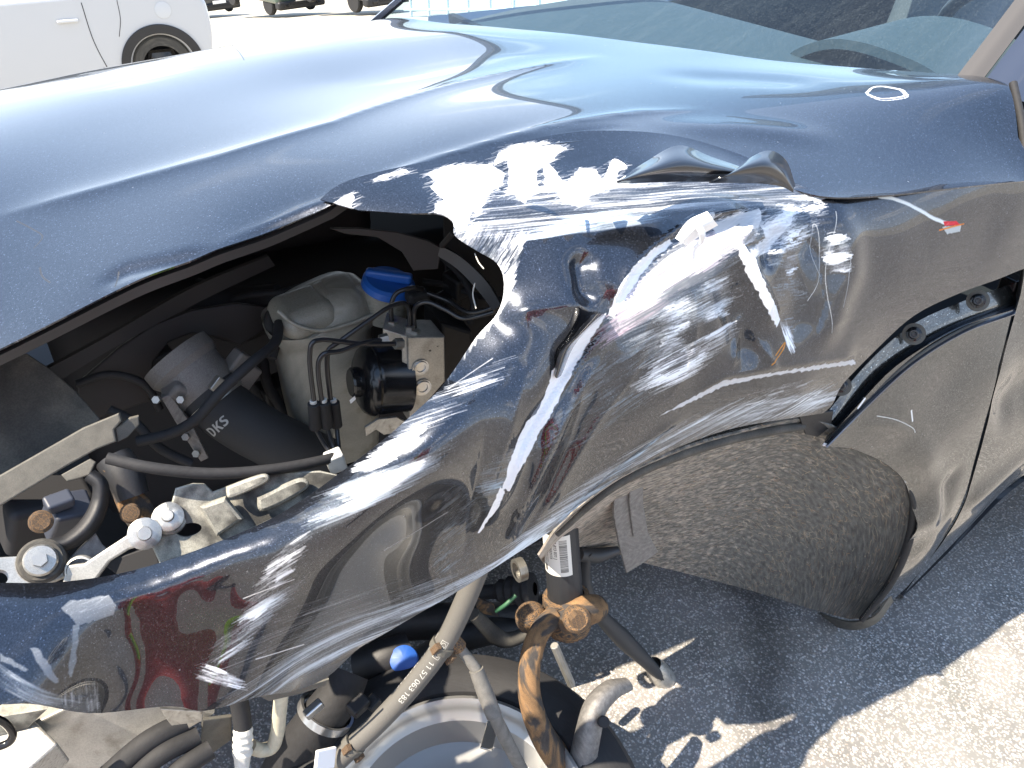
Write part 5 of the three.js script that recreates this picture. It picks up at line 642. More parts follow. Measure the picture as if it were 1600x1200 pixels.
// ------------------------------------------------------------------ suspension
const strut = part('strut', [rod([0.4818, 0.6479, 0.8], [0.4868, 0.4075, 0.84], 0.0285, 36)], std([0.03, 0.032, 0.036], 0.5, 0.3), car, 'black strut tube with a white part label');
{
  const c = canvas(256, 384), g = c.getContext('2d'); g.fillStyle = '#cfccc4'; g.fillRect(0, 0, 256, 384); g.fillStyle = '#2c2c2c';
  g.save(); g.translate(256, 0); g.rotate(Math.PI / 2);
  g.font = 'bold 34px sans-serif'; g.fillText('8B 413 031 J', 30, 96 + 40); g.font = 'bold 30px sans-serif'; g.fillText('0010032173', 60, 96 + 78); g.font = '20px sans-serif'; g.fillText('Made in Germany', 110, 96 + 108); g.fillText('180219', 230, 96 + 132); g.fillRect(300, 210, 60, 26);
  for (let x = 40; x < 340;) { const w = rr(2, 7); g.fillRect(x, 30, w, 62); x += w + rr(2, 6); } g.restore();
  const t = canvasTexture(c); t.wrapS = t.wrapT = THREE.ClampToEdgeWrapping;
  const a = V([0.4818, 0.6479, 0.8]), b = V([0.4868, 0.4075, 0.84]), d = b.clone().sub(a).normalize(), cam0 = new THREE.Vector3(0.0, 0.0, 1.0), n = cam0.clone().addScaledVector(d, -cam0.dot(d)).normalize(), s = d.clone().cross(n).normalize();
  const pos = [], nor = [], uv = [], idx = [], A0 = -1.75, A1 = 0.05, L0 = a.distanceTo(V([0.4817, 0.5549, 0.82])) , L1 = a.distanceTo(V([0.4848, 0.4788, 0.83]));
  for (let i = 0; i <= 24; i++) for (let j = 0; j <= 1; j++) { const q = A0 + (A1 - A0) * i / 24, m = n.clone().multiplyScalar(Math.cos(q)).addScaledVector(s, -Math.sin(q)), p = a.clone().addScaledVector(d, j ? L1 : L0).addScaledVector(m, 0.0289); pos.push(p.x, p.y, p.z); nor.push(m.x, m.y, m.z); uv.push(i / 24, 1 - j); }
  for (let i = 0; i < 24; i++) { const q = 2 * i; idx.push(q, q + 1, q + 2, q + 1, q + 3, q + 2); }
  part('part_label', geo(pos, nor, uv, idx), new THREE.MeshStandardMaterial({ map: t, roughness: 0.6, side: THREE.DoubleSide }), strut);
}
const forkTop = [0.4874, 0.4204, 0.838], forkBot = [0.4862, 0.3272, 0.862];
const fork = part('strut_fork', [lathe([[0.030, 0], [0.038, 0.002], [0.040, 0.024], [0.039, 0.055], [0.034, 0.07], [0.027, 0.076], [0, 0.077]], forkTop, forkBot, 36), tube([[0.4543, 0.4085, 0.86], [0.4186, 0.4012, 0.875], [0.3875, 0.3762, 0.905], [0.375, 0.3355, 0.93], [0.3832, 0.2723, 0.955], [0.421, 0.1767, 0.975], [0.4773, 0.0621, 0.985]], [0.024, 0.027, 0.026, 0.026, 0.028, 0.032, 0.034], 60, 20, 0.6)], M.rust, car, 'heavily rusted strut fork');
part('clamp_lug', [lathe([[0, 0], [0.019, 0], [0.022, 0.004], [0.022, 0.030], [0.018, 0.036], [0, 0.036]], [0.4853, 0.4042, 0.88], [0.4302, 0.5162, 0.95], 28), tube([[0.4688, 0.3947, 0.86], [0.4972, 0.4124, 0.875], [0.5345, 0.3851, 0.86]], [0.028, 0.025, 0.022], 16, 18)], M.rust, fork);
{ const p = [0.4593, 0.4585, 0.914]; part('clamp_bolt', [hexhead(p, [p[0] - 0.12, p[1] + 0.35, p[2] + 0.9], 0.0135, 0.014)], M.rust, fork); }
part('ball_joint', [(() => { const g = new THREE.SphereGeometry(0.026, 24, 16); g.translate(...[0.4234, 0.3991, 0.84]); return g; })()], M.rust, fork);
const upper = part('control_arm', [tube([[0.5732, 0.4062, 0.76], [0.5746, 0.3367, 0.76], [0.5949, 0.2605, 0.77], [0.6577, 0.1524, 0.785], [0.7115, 0.069, 0.8], [0.7488, 0.0098, 0.81]], [0.012, 0.014, 0.02, 0.026, 0.02, 0.016], 50, 16, 0.7), tube([[0.559, 0.4064, 0.76], [0.5926, 0.3879, 0.76], [0.6399, 0.3791, 0.76]], [0.012, 0.014, 0.008], 20, 12)], std([0.05, 0.052, 0.056], 0.5, 0.4), car, 'black control arm ending in a silver joint');
part('joint_sleeve', lathe([[0, 0.062], [0.021, 0.06], [0.024, 0.054], [0.023, 0.046], [0.0245, 0.042], [0.0225, 0.0], [0.017, -0.02]], [0.7372, 0.0336, 0.8], [0.7876, -0.0677, 0.815], 32), M.alu, upper);
part('broken_stud', rod([0.4807, 0.2764, 0.82], [0.5085, 0.1739, 0.84], 0.0078, 8), M.alu, car);
const knuckle = part('broken_knuckle', tube([[0.561, 0.2544, 0.93], [0.5138, 0.2835, 0.945], [0.478, 0.2834, 0.96], [0.4537, 0.2497, 0.98], [0.4309, 0.1701, 1]], [0.013, 0.018, 0.020, 0.022, 0.024], 40, 16, 0.6), M.castAlu, car, 'broken aluminium knuckle arm');
part('fracture_face', lathe([[0, 0.004], [0.008, 0.003], [0.013, 0]], [0.5576, 0.256, 0.931], [0.5651, 0.2761, 0.94], 9), M.alu, knuckle);
part('stub_pin', rod([0.4869, 0.2483, 0.965], [0.4722, 0.2949, 0.995], 0.009), M.rubber, knuckle);
const cable = part('brake_hose', tube([[0.2715, 0.4761, 0.88], [0.2843, 0.4486, 0.89], [0.2971, 0.4206, 0.91], [0.3021, 0.379, 0.94], [0.3161, 0.317, 0.96], [0.3438, 0.215, 0.98]], [0.008, 0.0085, 0.009, 0.0105, 0.010, 0.010], 60, 16), M.hose, car);
part('sleeve', tube([[0.2961, 0.4247, 0.908], [0.2996, 0.3965, 0.926], [0.3053, 0.3593, 0.948]], [0.011, 0.0125, 0.012], 20, 16), M.hose, cable);
part('rusty_end', rod([0.2678, 0.4838, 0.88], [0.2803, 0.4579, 0.886], 0.0115), M.rust, cable);
{
  const pts = [[0.3259, 0.6012, 0.87], [0.2961, 0.5374, 0.875], [0.2571, 0.4699, 0.88], [0.201, 0.4035, 0.88], [0.1504, 0.3492, 0.875], [0.1007, 0.3054, 0.87], [0.0415, 0.2444, 0.86]];
  const g = tube(pts, 0.0155, 90, 24), u = g.attributes.uv; for (let i = 0; i <= 90; i++) for (let j = 0; j <= 24; j++) u.setXY(i * 25 + j, i / 90, j / 24);
  const c = canvas(2048, 512), k = c.getContext('2d'); k.fillStyle = '#565450'; k.fillRect(0, 0, 2048, 512); for (let q = 0; q < 9000; q++) { k.globalAlpha = rr(0.05, 0.2); k.fillStyle = rnd() < 0.5 ? '#74726c' : '#3c3a38'; k.fillRect(rnd() * 2048, rnd() * 512, rr(1, 12), rr(1, 5)); }
  k.globalAlpha = 0.8; k.fillStyle = '#c2c2bd'; k.strokeStyle = '#c2c2bd'; k.lineWidth = 3;
  k.font = '58px sans-serif'; for (let i = 0; i < 4; i++) { const y = 90 + i * 128; k.save(); k.translate(0, y - 20); k.scale(1, -1); k.fillText('11 57 063 183', 760, 20); k.restore(); for (let q = 0; q < 4; q++) { k.beginPath(); k.arc(620 + q * 26, y - 20, 18, 0, 7); k.stroke(); } k.strokeRect(590, y - 46, 140, 52); }
  const drain = part('drain_hose', g, new THREE.MeshStandardMaterial({ map: canvasTexture(c), roughness: 0.7 }), car, 'long grey rubber hose hanging with two spring clips');
  for (const [a, b] of [[[0.2594, 0.4744, 0.88], [0.2485, 0.4577, 0.88]], [[0.1126, 0.3195, 0.872], [0.0976, 0.3043, 0.87]]]) { const cl = part('spring_clip', lathe([[0.0155, 0], [0.0182, 0], [0.0182, 0.012], [0.0155, 0.012]], a, b, 28), M.greyPlastic, drain); part('clip_ears', [rbox(0.008, 0.02, 0.012, [b[0] + 0.014, b[1] - 0.006, b[2] + 0.012], 0.001, [0.3, 0.2, -0.4]), rbox(0.008, 0.018, 0.010, [a[0] - 0.016, a[1] + 0.004, a[2] + 0.008], 0.001, [0.3, 0.2, -0.4])], M.rust, cl); }
}
part('white_clip', [rbox(0.035, 0.03, 0.006, [0.064, 0.3234, 0.88], 0.002, [-0.6, 0.2, -0.6])], M.white, car);
part('subframe', [rbox(0.5, 0.09, 0.2, [0.52, 0.22, 0.42], 0.03, [0, 0, 0.05]), tube([[0.2043, 0.1799, 0.55], [0.3491, 0.1532, 0.58], [0.5086, 0.1093, 0.6], [0.5874, 0.1186, 0.62]], [0.03, 0.035, 0.03, 0.025], 30, 16), tube([[0.2823, 0.0776, 0.6], [0.4133, 0.1237, 0.62], [0.5475, 0.0821, 0.64]], [0.025, 0.03, 0.022], 24, 14)], M.blackPlastic, car);
part('drive_shaft', [lathe([[0.012, 0], [0.03, 0.004], [0.032, 0.014], [0.026, 0.022], [0.03, 0.032], [0.024, 0.04], [0.027, 0.05], [0.02, 0.058], [0.023, 0.068], [0.014, 0.08], [0.013, 0.16]], [0.5062, 0.2861, 0.7], [0.4345, 0.2533, 0.64], 32)], M.rubber, car);
part('steering_rod', tube([[0.3817, 0.2812, 0.7], [0.4403, 0.1896, 0.71], [0.4959, 0.1975, 0.72]], [0.012, 0.016, 0.012], 24, 14), M.dusty, car);
part('rusty_bracket', plate([[0.3853, 0.3095, 0.68], [0.4316, 0.2603, 0.68], [0.4418, 0.2197, 0.68], [0.4003, 0.2539, 0.68]], 0.006), M.rust, car);
part('sensor_lead', tube([[0.4215, 0.2794, 0.71], [0.4359, 0.2993, 0.72], [0.4564, 0.3141, 0.72]], 0.004, 16, 8), std([0.03, 0.10, 0.05], 0.5), car);
part('hose_clamp', lathe([[0.014, 0], [0.02, 0], [0.02, 0.014], [0.014, 0.014]], [0.4359, 0.4238, 0.76], [0.4649, 0.4223, 0.76], 28), M.zinc, car);

// ------------------------------------------------------------------ cabin
const glassM = new THREE.MeshPhysicalMaterial({ transmission: 1, thickness: 0, roughness: 0.03, ior: 1.5 }); glassM.color.setRGB(0.58, 0.74, 0.82);
const wsBase = [[1.2274, 1.1191, 0.715], [1.2397, 1.1054, 0.63], [1.2139, 1.0944, 0.53], [1.1486, 1.0857, 0.39], [1.0468, 1.0768, 0.14], [0.8974, 1.0643, -0.18], [0.7429, 1.0257, -0.63], [0.6991, 1.0049, -0.72]].map(([x, y, z]) => [x + 0.02, y - 0.02, z]);
const wsMid = wsBase.map(([x, y, z]) => [x + 0.40 + 0.03 * (1 - z * z), y + 0.30, z * 0.86]), wsTop = wsBase.map(([x, y, z]) => [x + 0.80 - 0.05 * (1 - z * z), y + 0.52, z * 0.76]);
const windshield = part('windshield', loft([wsBase, wsMid, wsTop], 0, 8), glassM, car, 'dusty tinted windshield');
part('windshield_seal', tube(wsBase.map(([x, y, z]) => [x - 0.004, y + 0.004, z]), 0.004, 60, 8), M.rubber, windshield);
const dashM = std([0.06, 0.07, 0.075], 0.7);
const along = (k, dx, dy, dz) => [wsBase, wsMid, wsTop].map((r) => [r[k][0] + dx, r[k][1] + dy, r[k][2] + dz]);
part('pillar_trim', loft([along(0, -0.008, 0.008, -0.004), along(0, 0.0, 0.012, 0.012), along(0, 0.008, 0.006, 0.03)], 0.008, 8), std([0.045, 0.043, 0.044], 0.7), car);
part('windshield_pillar', loft([along(0, 0.008, 0.0, 0.032), along(0, 0.06, -0.004, 0.07), along(0, 0.16, -0.05, 0.10)], 0.02, 8), plain, car);
part('windshield_pillar', loft([along(7, -0.005, 0.006, 0.012), along(7, 0.006, 0.008, -0.006), along(7, 0.02, 0.0, -0.02)], 0.012, 8), plain, car);
{
  const tex = speckle(1024, 512, (x, y) => { const n = fbm(x * 0.05 + y * 0.02, y * 0.012, 4, 4), f = fbm(x * 0.35, y * 0.1 + x * 0.05, 9, 2); const v = clamp(3 + 9 * Math.max(0, n) + 12 * Math.max(0, f) + (rnd() > 0.988 ? 34 : 0) + rr(-3, 5), 0, 255); return [v, v, v]; }, false);
  const film = loft([wsBase, wsMid, wsTop].map((r) => r.map(([x, y, z]) => [x - 0.002, y + 0.003, z])), 0, 8), u = film.attributes.uv; for (let i = 0; i < u.count; i++) u.setXY(i, u.getX(i) * 1.1, u.getY(i) * 1.6);
  part('dust_film', film, new THREE.MeshStandardMaterial({ color: 0x9aa8ae, roughness: 1, transparent: true, alphaMap: tex, side: THREE.DoubleSide }), windshield, 'dust and dried rain streaks on the glass');
}
const dash = part('dashboard', loft([wsBase.map(([x, y, z]) => [x + 0.03, y - 0.03, z * 0.99]), wsBase.map(([x, y, z]) => [1.30 + 0.06 * z, 1.02, z * 0.98]), wsBase.map(([x, y, z]) => [1.62, 1.02, z * 0.95]), wsBase.map(([x, y, z]) => [1.74, 0.96, z * 0.95]), wsBase.map(([x, y, z]) => [1.76, 0.6, z * 0.95])], 0.02, 6), dashM, car);
part('instrument_hood', loft([[[1.46, 1.0, 0.62], [1.44, 1.06, 0.55], [1.42, 1.09, 0.42], [1.42, 1.085, 0.28], [1.44, 1.04, 0.16], [1.46, 1.0, 0.10]], [[1.66, 1.0, 0.62], [1.66, 1.09, 0.55], [1.66, 1.12, 0.42], [1.66, 1.11, 0.28], [1.66, 1.06, 0.16], [1.66, 1.0, 0.10]]], 0.02, 8), dashM, dash);
{ const g = new THREE.TorusGeometry(0.185, 0.016, 14, 48); g.rotateY(Math.PI / 2); g.rotateZ(0.42); g.translate(1.86, 1.0, 0.38); part('steering_wheel', [g, rod([1.86, 1.0, 0.38], [1.7, 0.93, 0.38], 0.04), rbox(0.04, 0.12, 0.2, [1.86, 0.99, 0.38], 0.02, [0, 0, 0.42])], std([0.012, 0.012, 0.013], 0.35), car); }
for (const z of [0.38, -0.38]) { const s = part('seat', [rbox(0.52, 0.16, 0.5, [2.35, 0.62, z], 0.06), rbox(0.16, 0.62, 0.48, [2.68, 0.95, z], 0.06, [0, 0, -0.25])], dashM, car); part('head_restraint', [rbox(0.1, 0.18, 0.26, [2.80, 1.36, z], 0.04, [0, 0, -0.2])], dashM, s); }
part('cabin_floor', plate([[1.35, 0.30, 0.85], [1.35, 0.30, -0.85], [4.2, 0.30, -0.85], [4.2, 0.30, 0.85]], 0.03), M.bay, car);
part('roof', loft([[[1.98, 1.59, -0.56], [2.02, 1.62, 0], [2.0, 1.60, 0.56]], [[2.8, 1.60, -0.60], [2.8, 1.66, 0], [2.8, 1.60, 0.60]], [[3.9, 1.50, -0.60], [3.95, 1.54, 0], [3.9, 1.50, 0.60]]], 0.03, 8), plain, car);
part('right_body_side', loft([[[0.95, 0.30, -0.88], [2.2, 0.24, -0.92], [4.2, 0.30, -0.90]], [[0.95, 0.65, -0.93], [2.2, 0.65, -0.95], [4.2, 0.7, -0.93]], [[0.95, 0.99, -0.84], [2.2, 1.0, -0.86], [4.2, 1.04, -0.84]]], 0.06, 8), plain, car);
part('left_body_side', loft([[[2.31, 0.24, 0.92], [3.2, 0.26, 0.92], [4.2, 0.32, 0.90]], [[2.31, 0.65, 0.975], [3.2, 0.68, 0.97], [4.2, 0.72, 0.93]], [[2.31, 1.04, 0.90], [3.2, 1.06, 0.90], [4.2, 1.08, 0.84]]], 0.06, 8), plain, car);
part('tail', loft([[[4.2, 0.32, -0.90], [4.3, 0.32, 0], [4.2, 0.32, 0.90]], [[4.22, 0.9, -0.88], [4.32, 0.9, 0], [4.22, 0.9, 0.88]], [[3.9, 1.5, -0.6], [3.95, 1.54, 0], [3.9, 1.5, 0.6]]], 0.05, 8), plain, car);
for (const z of [-0.80, 0.80]) part('rear_pillar', loft([[[2.75, 1.05, z * 1.07], [2.85, 1.55, z * 0.78]], [[2.88, 1.05, z * 1.07], [2.95, 1.55, z * 0.78]]], 0.04, 6), plain, car);
for (const [x, z] of [[0.6, -0.80], [3.45, -0.80], [3.45, 0.80]]) { const s = Math.sign(z), w = part('wheel', lathe([[0.22, -0.10], [0.31, -0.10], [0.345, -0.07], [0.35, 0], [0.345, 0.07], [0.31, 0.10], [0.22, 0.10]], [x, 0.35, z], [x, 0.35, z + s], 48), M.rubber, car); part('rim', lathe([[0, 0.05], [0.06, 0.06], [0.16, 0.03], [0.2, 0.085], [0.225, 0.095], [0.225, -0.09]], [x, 0.35, z], [x, 0.35, z + s], 36), M.alu, w); }

// ------------------------------------------------------------------ torn-off wheel lying under the corner
{
  const w = thing('detached_wheel', 'torn-off wheel lying flat on the asphalt under the crushed fender', 'wheel');
  const c = [0.219, 0.2, 0.9993], up = [c[0] - 0.05, c[1] + 1, c[2] + 0.16];
  part('tyre', lathe([[0.205, -0.01], [0.215, 0.004], [0.235, 0.012], [0.262, 0.010], [0.288, -0.004], [0.302, -0.03], [0.306, -0.05], [0.3, -0.055], [0.306, -0.06], [0.307, -0.09], [0.3, -0.095], [0.307, -0.1], [0.306, -0.13], [0.298, -0.155], [0.27, -0.18], [0.21, -0.175]], c, up, 96), M.rubber, w);
  const rimG = lathe([[0.207, 0.0], [0.206, 0.008], [0.2, 0.011], [0.194, 0.006], [0.190, -0.004], [0.186, -0.012], [0.176, -0.02], [0.172, -0.05], [0.168, -0.085], [0.12, -0.095], [0.06, -0.085], [0.03, -0.08], [0.0, -0.08]], c, up, 96);
  const rim = part('rim', rimG, std([0.30, 0.30, 0.295], 0.4, 0.7), w, 'scraped silver alloy rim');
  part('balance_weight', [rbox(0.05, 0.004, 0.02, [0.3238, 0.212, 0.888], 0.001, [0.1, 0.9, 0])], M.zinc, rim);
  part('hub_face', lathe([[0.0, -0.06], [0.03, -0.06], [0.035, -0.07], [0.05, -0.078]], c, up, 36), M.castAlu, rim);
}

// ------------------------------------------------------------------ white car in the yard
function parkedCar(name, label, o, group) {
  const t = thing(name, label, 'car', group); t.position.set(...o.at); t.rotation.y = o.turn; const paint = new THREE.MeshPhysicalMaterial({ roughness: 0.35, clearcoat: 1, clearcoatRoughness: 0.04 }); paint.color.setRGB(...o.color);
  const R = o.R ?? 0.31, ar = R + 0.045, wb = o.wb ?? 2.5, s = new THREE.Shape(), xr = 0, xf = -wb, up = o.up ?? 0.32;                 // the rear wheel stands at the origin, the nose points to -x
  s.moveTo(xf - 0.78, 0.24); s.lineTo(xf - ar, 0.17); s.absarc(xf, R, ar, Math.PI + 0.25, -0.25, true); s.lineTo(xr - ar, 0.17); s.absarc(xr, R, ar, Math.PI + 0.25, -0.25, true); s.lineTo(xr + 0.40, 0.28);
  s.quadraticCurveTo(xr + 0.53, 0.5, xr + 0.48, 0.85); s.quadraticCurveTo(xr + 0.44, 0.98, xr + 0.34, 1.0); s.lineTo(xf + 0.35, 0.95); s.quadraticCurveTo(xf - 0.5, 0.9, xf - 0.78, 0.68); s.quadraticCurveTo(xf - 0.86, 0.45, xf - 0.78, 0.28);
  const W = o.width ?? 1.7, body = new THREE.ExtrudeGeometry(s, { depth: W - 0.12, bevelEnabled: true, bevelThickness: 0.06, bevelSize: 0.05, bevelSegments: 5, curveSegments: 20 }); body.translate(0, 0, -W + 0.06);
  const b = part('body', body, paint, t);
  const c = new THREE.Shape(); c.moveTo(xf + 0.4, 0.95); c.lineTo(xf + 1.0, 1.42); c.quadraticCurveTo(xf + 1.6, 1.5, xr - 0.1, 1.44); c.lineTo(xr + 0.34, 0.98); c.closePath();
  const cab = new THREE.ExtrudeGeometry(c, { depth: W - 0.4, bevelEnabled: true, bevelThickness: 0.08, bevelSize: 0.04, bevelSegments: 4 }); cab.translate(0, 0, -W + 0.2); part('cabin', cab, paint, t);
  part('side_window', plate([[xf + 0.62, 1.0, -0.115], [xf + 1.08, 1.36, -0.115], [xr - 0.15, 1.36, -0.115], [xr + 0.1, 1.0, -0.115]], 0.012), M.gloss, t);
  for (const x of [xf, xr]) for (const z of [-0.1, -W + 0.1]) { const q = z > -1 ? 1 : -1, w = part('wheel', lathe([[R * 0.66, -0.09], [R * 0.92, -0.09], [R, -0.05], [R, 0.05], [R * 0.92, 0.09], [R * 0.66, 0.09]], [x, R, z], [x, R, z + q], 40), M.dusty, t); part('rim', lathe([[0, 0.03], [R * 0.2, 0.05], [R * 0.5, 0.02], [R * 0.66, 0.07]], [x, R, z], [x, R, z + q], 5), M.gloss, w); if (q > 0 && o.trim) { const g = new THREE.RingGeometry(ar - 0.005, ar + 0.06, 40, 1, -0.1, Math.PI + 0.2), e = new THREE.ExtrudeGeometry((() => { const k = new THREE.Shape(); k.absarc(0, 0, ar + 0.055, -0.05, Math.PI + 0.05, false); k.absarc(0, 0, ar - 0.02, Math.PI + 0.05, -0.05, true); return k; })(), { depth: 0.03, bevelEnabled: true, bevelSize: 0.006, bevelThickness: 0.006, curveSegments: 24 }); e.translate(x, R, -0.015); part('arch_trim', e, M.blackPlastic, t); part('wheel_well', lathe([[0, -0.16], [ar - 0.02, -0.16], [ar - 0.02, 0.0]], [x, R, -0.03], [x, R, 1], 32), M.bay, t); } }
  return { t, xf, xr, W, R };
}
{
  const k = parkedCar('white_car', 'white hatchback with black arch trim parked beyond the blue hood', { at: [0.7569, -0.8884, -7.9458], turn: 0.0, color: [0.44, 0.45, 0.465], trim: true, R: 0.30, wb: 2.45 });
  part('door_gap', tube([[-0.62, 0.95, 0.0015], [-0.60, 0.6, 0.002], [-0.52, 0.26, 0.0015]], 0.004, 20, 6), M.bay, k.t);
  part('door_gap', tube([[-0.30, 0.95, 0.0015], [-0.31, 0.78, 0.002], [-0.36, 0.62, 0.0015]], 0.003, 20, 6), M.bay, k.t);
  part('door_handle', [rbox(0.19, 0.03, 0.03, [-0.78, 0.80, 0.018], 0.012)], std([0.52, 0.53, 0.54], 0.4), k.t);
  part('fuel_flap', lathe([[0.075, 0], [0.078, 0.004], [0.07, 0.006], [0, 0.006]], [0.10, 0.83, 0.0], [0.10, 0.83, 1], 32), std([0.5, 0.51, 0.52], 0.35), k.t);
  part('sill_trim', [rbox(1.6, 0.06, 0.03, [-1.22, 0.19, 0.005], 0.01)], M.greyPlastic, k.t);
}
const farCar = (name, label, at, turn, color) => {
  const t = thing(name, label, 'car', 'cars parked in a row across the yard'); t.position.set(...at); t.rotation.y = turn; const paint = new THREE.MeshPhysicalMaterial({ roughness: 0.35, clearcoat: 1 }); paint.color.setRGB(...color);
  part('body', [rbox(1.76, 0.5, 4.0, [0, 0.62, -2.0], 0.14, [0, 0, 0], 4)], paint, t); part('cabin', [rbox(1.45, 0.5, 2.2, [0, 1.08, -2.1], 0.18, [0, 0, 0], 4)], M.gloss, t);
  part('bumper', [rbox(1.74, 0.26, 0.3, [0, 0.36, -0.08], 0.08, [0, 0, 0], 4)], M.blackPlastic, t); part('grille', [rbox(0.9, 0.12, 0.05, [0, 0.42, 0.07], 0.02)], M.bay, t); part('number_plate', [rbox(0.52, 0.11, 0.012, [0, 0.52, 0.10], 0.004)], M.white, t);
  for (const x of [-0.6, 0.6]) { part('headlight', [rbox(0.34, 0.14, 0.08, [x, 0.72, -0.02], 0.04)], M.steel, t); part('fog_lamp', [rbox(0.16, 0.09, 0.04, [x, 0.36, 0.075], 0.02)], M.gloss, t); }
  for (const x of [-0.74, 0.74]) for (const z of [-0.75, -3.2]) part('wheel', lathe([[0.0, -0.08], [0.28, -0.09], [0.31, -0.05], [0.31, 0.05], [0.28, 0.09], [0.0, 0.08]], [x, 0.31, z], [x + 1, 0.31, z], 32), M.rubber, t);
};
farCar('parked_car', 'dark car with a black bumper behind the white hatchback', [5.101, -4.4127, -33.1477], 0.30, [0.03, 0.035, 0.04]);
farCar('parked_car', 'dark green car with a black bumper parked across the gravel yard', [6.8703, -3.6197, -27.4661], 0.30, [0.02, 0.05, 0.035]);
farCar('parked_car', 'grey car parked beside the dark green car', [8.5816, -3.077, -23.5838], 0.30, [0.25, 0.26, 0.27]);
// ------------------------------------------------------------------ pale yard gate seen through the windshield
{
  const a = V([8.329, -2.3812, -18.6095]), b = V([9.4184, -1.3424, -11.1886]), t = thing('yard_gate', 'long pale steel gate with upright posts seen through the windshield', 'gate'), d = b.clone().sub(a), mat = std([0.62, 0.68, 0.68], 0.6), at = (f, y) => a.clone().addScaledVector(d, f).add(new THREE.Vector3(0, y, 0)).toArray();
  for (let i = -2; i <= 12; i++) part('post', [(() => { const g = new RoundedBoxGeometry(0.06, 1.2, 0.06, 2, 0.01); g.translate(...at(i / 8, 0.6)); return g; })()], mat, t);
  for (const y of [0.16, 1.16]) part('rail', rod(at(-0.3, y), at(1.55, y), 0.03, 10), mat, t);
  for (let i = -2; i < 12; i++) part('panel', plate([at(i / 8 + 0.012, 0.24), at(i / 8 + 0.113, 0.24), at(i / 8 + 0.113, 1.1), at(i / 8 + 0.012, 1.1)], 0.02), mat, t);
}

